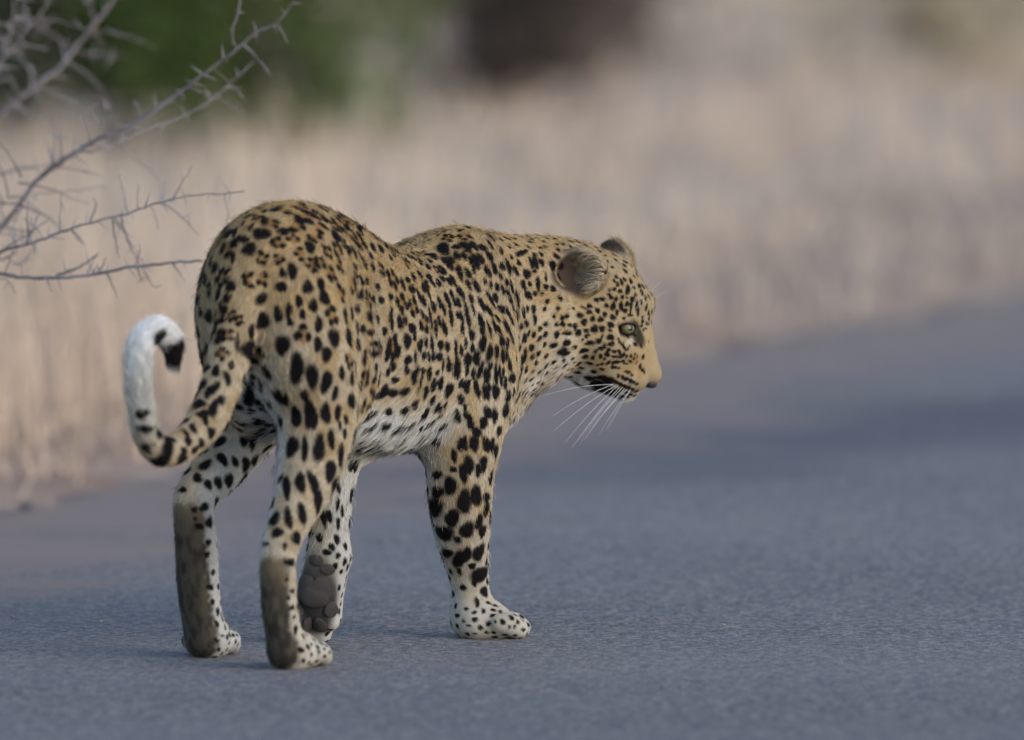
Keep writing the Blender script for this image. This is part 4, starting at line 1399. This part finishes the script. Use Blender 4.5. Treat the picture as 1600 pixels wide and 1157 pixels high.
lng = ss(.013, .030, rl)[:, None]
d_ = rf + wav(rp, 420, 3) * (.10 + .14 * lng) + wav(rp, 130, 4) * .10 + rng.normal(0, .16, (NF, 3)) - zz * lng * .7
d_ -= rn * (d_ * rn).sum(1, keepdims=True)
d_ /= np.maximum(np.linalg.norm(d_, axis=1, keepdims=True), 1e-9)
lift = np.clip(rng.normal(.36, .17, (NF, 1)), .06, 1.1)
L_ = (rl * rng.uniform(.65, 1.25, NF))[:, None]
guard = (rng.random((NF, 1)) < .035) * ((rl > .005) & (rl < .017))[:, None]          # a few longer hairs that stand off
L_ = L_ * (1 + .6 * guard)
lift = lift * (1 + .5 * guard)
tt = np.array([0, .35, .7, 1.0])
pts = np.empty((NF, 4, 3), np.float32)
for k, s_ in enumerate(tt):
    pts[:, k] = rp - rn * .001 + L_ * (d_ * (s_ * .95) + rn * (lift * (s_ - .55 * s_ * s_)) - zz * (lng * .25 * s_ * s_))
cd = bpy.data.hair_curves.new('fur')
cd.add_curves([4] * NF)
cd.attributes['position'].data.foreach_set('vector', pts.ravel())
ra = cd.attributes.new('radius', 'FLOAT', 'POINT')
thick = (.00034 + .00010 * lng[:, 0]) * rng.uniform(.8, 1.2, NF) * np.clip(rl / .008, .6, 1)
ra.data.foreach_set('value', (thick[:, None] * np.array([1, .9, .6, .12])).astype(np.float32).ravel())
cc = cd.attributes.new('coat', 'FLOAT_COLOR', 'CURVE')
cc.data.foreach_set('color', np.c_[rcol, np.ones(NF)].astype(np.float32).ravel())
fur_m = bpy.data.materials.new('leopard_fur')
fur_m.use_nodes = True
nt = fur_m.node_tree
nt.nodes.clear()
out = nt.nodes.new('ShaderNodeOutputMaterial')
hb = nt.nodes.new('ShaderNodeBsdfPrincipled')
hb.inputs['Roughness'].default_value = .6
hb.inputs['Specular IOR Level'].default_value = .12
an = nt.nodes.new('ShaderNodeAttribute'); an.attribute_name = 'coat'
nt.links.new(an.outputs['Color'], hb.inputs['Base Color'])
nt.links.new(hb.outputs[0], out.inputs['Surface'])
cd.materials.append(fur_m)
fur = bpy.data.objects.new('fur', cd)
col.objects.link(fur)
fur.parent = leopard
fur['kind'] = 'stuff'


# ---- eyes, nose, pads, whiskers
def sphere_mesh(nu=32, nv=16):
    vs_, fs = [], []
    for i in range(nv + 1):
        th = math.pi * i / nv
        for j in range(nu):
            a = 2 * math.pi * j / nu
            vs_.append((math.sin(th) * math.cos(a), math.sin(th) * math.sin(a), math.cos(th)))
    for i in range(nv):
        for j in range(nu):
            fs.append((i * nu + j, (i + 1) * nu + j, (i + 1) * nu + (j + 1) % nu, i * nu + (j + 1) % nu))
    return np.array(vs_), np.array(fs)


eye_m, nt, bs = principled('leopard_eye', .10, .35)
tc = nt.nodes.new('ShaderNodeTexCoord')
sp = nt.nodes.new('ShaderNodeSeparateXYZ')
cr = nt.nodes.new('ShaderNodeValToRGB')
nt.links.new(tc.outputs['Object'], sp.inputs[0])
mr = nt.nodes.new('ShaderNodeMapRange')
mr.inputs['From Min'].default_value = 0.0
mr.inputs['From Max'].default_value = EYER
nt.links.new(sp.outputs['Z'], mr.inputs['Value'])
nt.links.new(mr.outputs[0], cr.inputs[0])
e = cr.color_ramp.elements
e[0].position = .52; e[0].color = (.012, .010, .009, 1)
e[1].position = .60; e[1].color = (.10, .09, .035, 1)
for ps, c_ in ((.72, (.085, .080, .030, 1)), (.90, (.135, .125, .048, 1)), (.945, (.10, .088, .030, 1)), (.958, (.006, .006, .006, 1))):
    x = e.new(ps); x.color = c_
nt.links.new(cr.outputs[0], bs.inputs['Base Color'])
bs.inputs['Coat Weight'].default_value = .25
bs.inputs['Coat Roughness'].default_value = .02
sv, sf = sphere_mesh(40, 24)
for sgn, ep in zip((-1, 1), EYE):
    o = mesh_obj('eye', sv * EYER, sf, eye_m, leopard)
    g = Vector(hx * .42 + hl * sgn * .90 + zz * .16)
    o.location = ep
    o.rotation_euler = g.to_track_quat('Z', 'Y').to_euler()

leather_m, nt, bs = principled('nose_leather', .45, .45)
nz_ = nt.nodes.new('ShaderNodeTexNoise'); nz_.inputs['Scale'].default_value = 500
cr = nt.nodes.new('ShaderNodeValToRGB')
cr.color_ramp.elements[0].color = (.022, .017, .018, 1); cr.color_ramp.elements[1].color = (.075, .052, .050, 1)
nt.links.new(nz_.outputs[0], cr.inputs[0]); nt.links.new(cr.outputs[0], bs.inputs['Base Color'])
bp_ = nt.nodes.new('ShaderNodeBump'); bp_.inputs['Strength'].default_value = .4; bp_.inputs['Distance'].default_value = .001
nt.links.new(nz_.outputs[0], bp_.inputs['Height']); nt.links.new(bp_.outputs[0], bs.inputs['Normal'])


def lump(name, c, ax3, mat, wob=0.0, seed=0):
    r_ = np.random.default_rng(seed)
    v = sv.copy()
    w = 1 + wob * (np.sin(v[:, 0] * 4 + r_.uniform(0, 6)) * np.sin(v[:, 1] * 4 + r_.uniform(0, 6)))
    v = v * w[:, None]
    P = c + v[:, :1] * ax3[0] + v[:, 1:2] * ax3[1] + v[:, 2:] * ax3[2]
    return mesh_obj(name, P, sf, mat, leopard)


dn = unit(.72, .1, -.69); un = np.cross(hl, dn)
na = unit(*(hx * .93 - zz * .36)); nb = np.cross(hl, na)
lump('nose', ph(1013, 597, 0), (na * .0135, hl * .0165, nb * .0092), leather_m, .05)

pad_m, nt, bs = principled('paw_pad_leather', .65, .3)
nz_ = nt.nodes.new('ShaderNodeTexNoise'); nz_.inputs['Scale'].default_value = 140; nz_.inputs['Detail'].default_value = 8
cr = nt.nodes.new('ShaderNodeValToRGB')
cr.color_ramp.elements[0].color = (.065, .056, .056, 1); cr.color_ramp.elements[1].color = (.175, .152, .145, 1)
nt.links.new(nz_.outputs[0], cr.inputs[0]); nt.links.new(cr.outputs[0], bs.inputs['Base Color'])
bp_ = nt.nodes.new('ShaderNodeBump'); bp_.inputs['Strength'].default_value = 1.0; bp_.inputs['Distance'].default_value = .004
nt.links.new(nz_.outputs[0], bp_.inputs['Height']); nt.links.new(bp_.outputs[0], bs.inputs['Normal'])
for nm, u, v, rx, rz, th in (('heel_pad', 480, 920, .018, .022, .0055), ('heel_pad', 504, 922, .018, .021, .0055), ('heel_pad', 492, 932, .022, .018, .0068),
                             ('toe_pad', 517, 953, .0115, .0135, .0045), ('toe_pad', 500, 977, .0115, .0155, .0045), ('toe_pad', 480, 977, .0115, .0155, .0045),
                             ('toe_pad', 464, 953, .0115, .0135, .0045), ('wrist_pad', 494, 876, .013, .009, .0035), ('wrist_pad', 512, 890, .011, .009, .003)):
    h_ = None
    d = ray(u, v)
    # the lifted paw stands behind the hind leg: start the ray past it
    st = CAMP + d * ((LD - .10) / d[1])
    loc, n, i, _ = bvh.ray_cast(Vector(st), Vector(d / np.linalg.norm(d)))
    if loc is None:
        continue
    n = np.array(n); loc = np.array(loc)
    ux = unit(*(X_ - n * (X_ @ n))); uz = np.cross(n, ux)
    lump(nm, loc + n * .001, (ux * rx, uz * rz, n * th), pad_m, .06, int(u))

whisk_m, nt, bs = principled('whisker_white', .4, .3, (.62, .62, .62))


wroots = [(957, 595), (958, 600), (962, 598), (966, 603), (968, 607), (973, 606), (976, 610), (980, 611), (985, 606), (985, 612)]
wtips = [(838, 618), (862, 652), (868, 676), (880, 692), (893, 702), (905, 694), (917, 690), (922, 676), (935, 682), (948, 668)]
wend = [(.030, -.11), (.034, -.09), (.030, -.10), (.034, -.08), (.030, -.09), (.030, -.07), (.028, -.08), (.026, -.06), (.022, -.05), (.022, -.05)]
for sg in (-1, 1):
    for (u, v), (u2, v2), (l0, l1) in zip(wroots, wtips, wend):
        if sg > 0 and rng.random() < .3:
            continue
        a = ph(u, v, sg * (l0 + .010))
        loc, n, i, dist = bvh.find_nearest(Vector(a))
        a = np.array(loc)
        b = ph(u2 + rng.uniform(-4, 4), v2 + rng.uniform(-4, 4), sg * (l0 - l1))
        mid = (a + b) / 2 + zz * .010 + hl * sg * .010
        t = np.linspace(0, 1, 9)[:, None]
        tube('whisker', (1 - t) ** 2 * a + 2 * t * (1 - t) * mid + t * t * b, .00036, .00010, whisk_m, leopard)
    for (u, v), (u2, v2) in (((992, 486), (1034, 440)), ((996, 484), (1046, 455)), ((988, 482), (1020, 430)), ((900, 560), (868, 578)), ((893, 548), (862, 556))):
        a = ph(u, v, sg * .05)
        loc, n, i, dist = bvh.find_nearest(Vector(a))
        a = np.array(loc)
        b = ph(u2, v2, sg * .085)
        mid = (a + b) / 2 + zz * .006
        t = np.linspace(0, 1, 7)[:, None]
        tube('whisker', (1 - t) ** 2 * a + 2 * t * (1 - t) * mid + t * t * b, .00024, .00008, whisk_m, leopard)
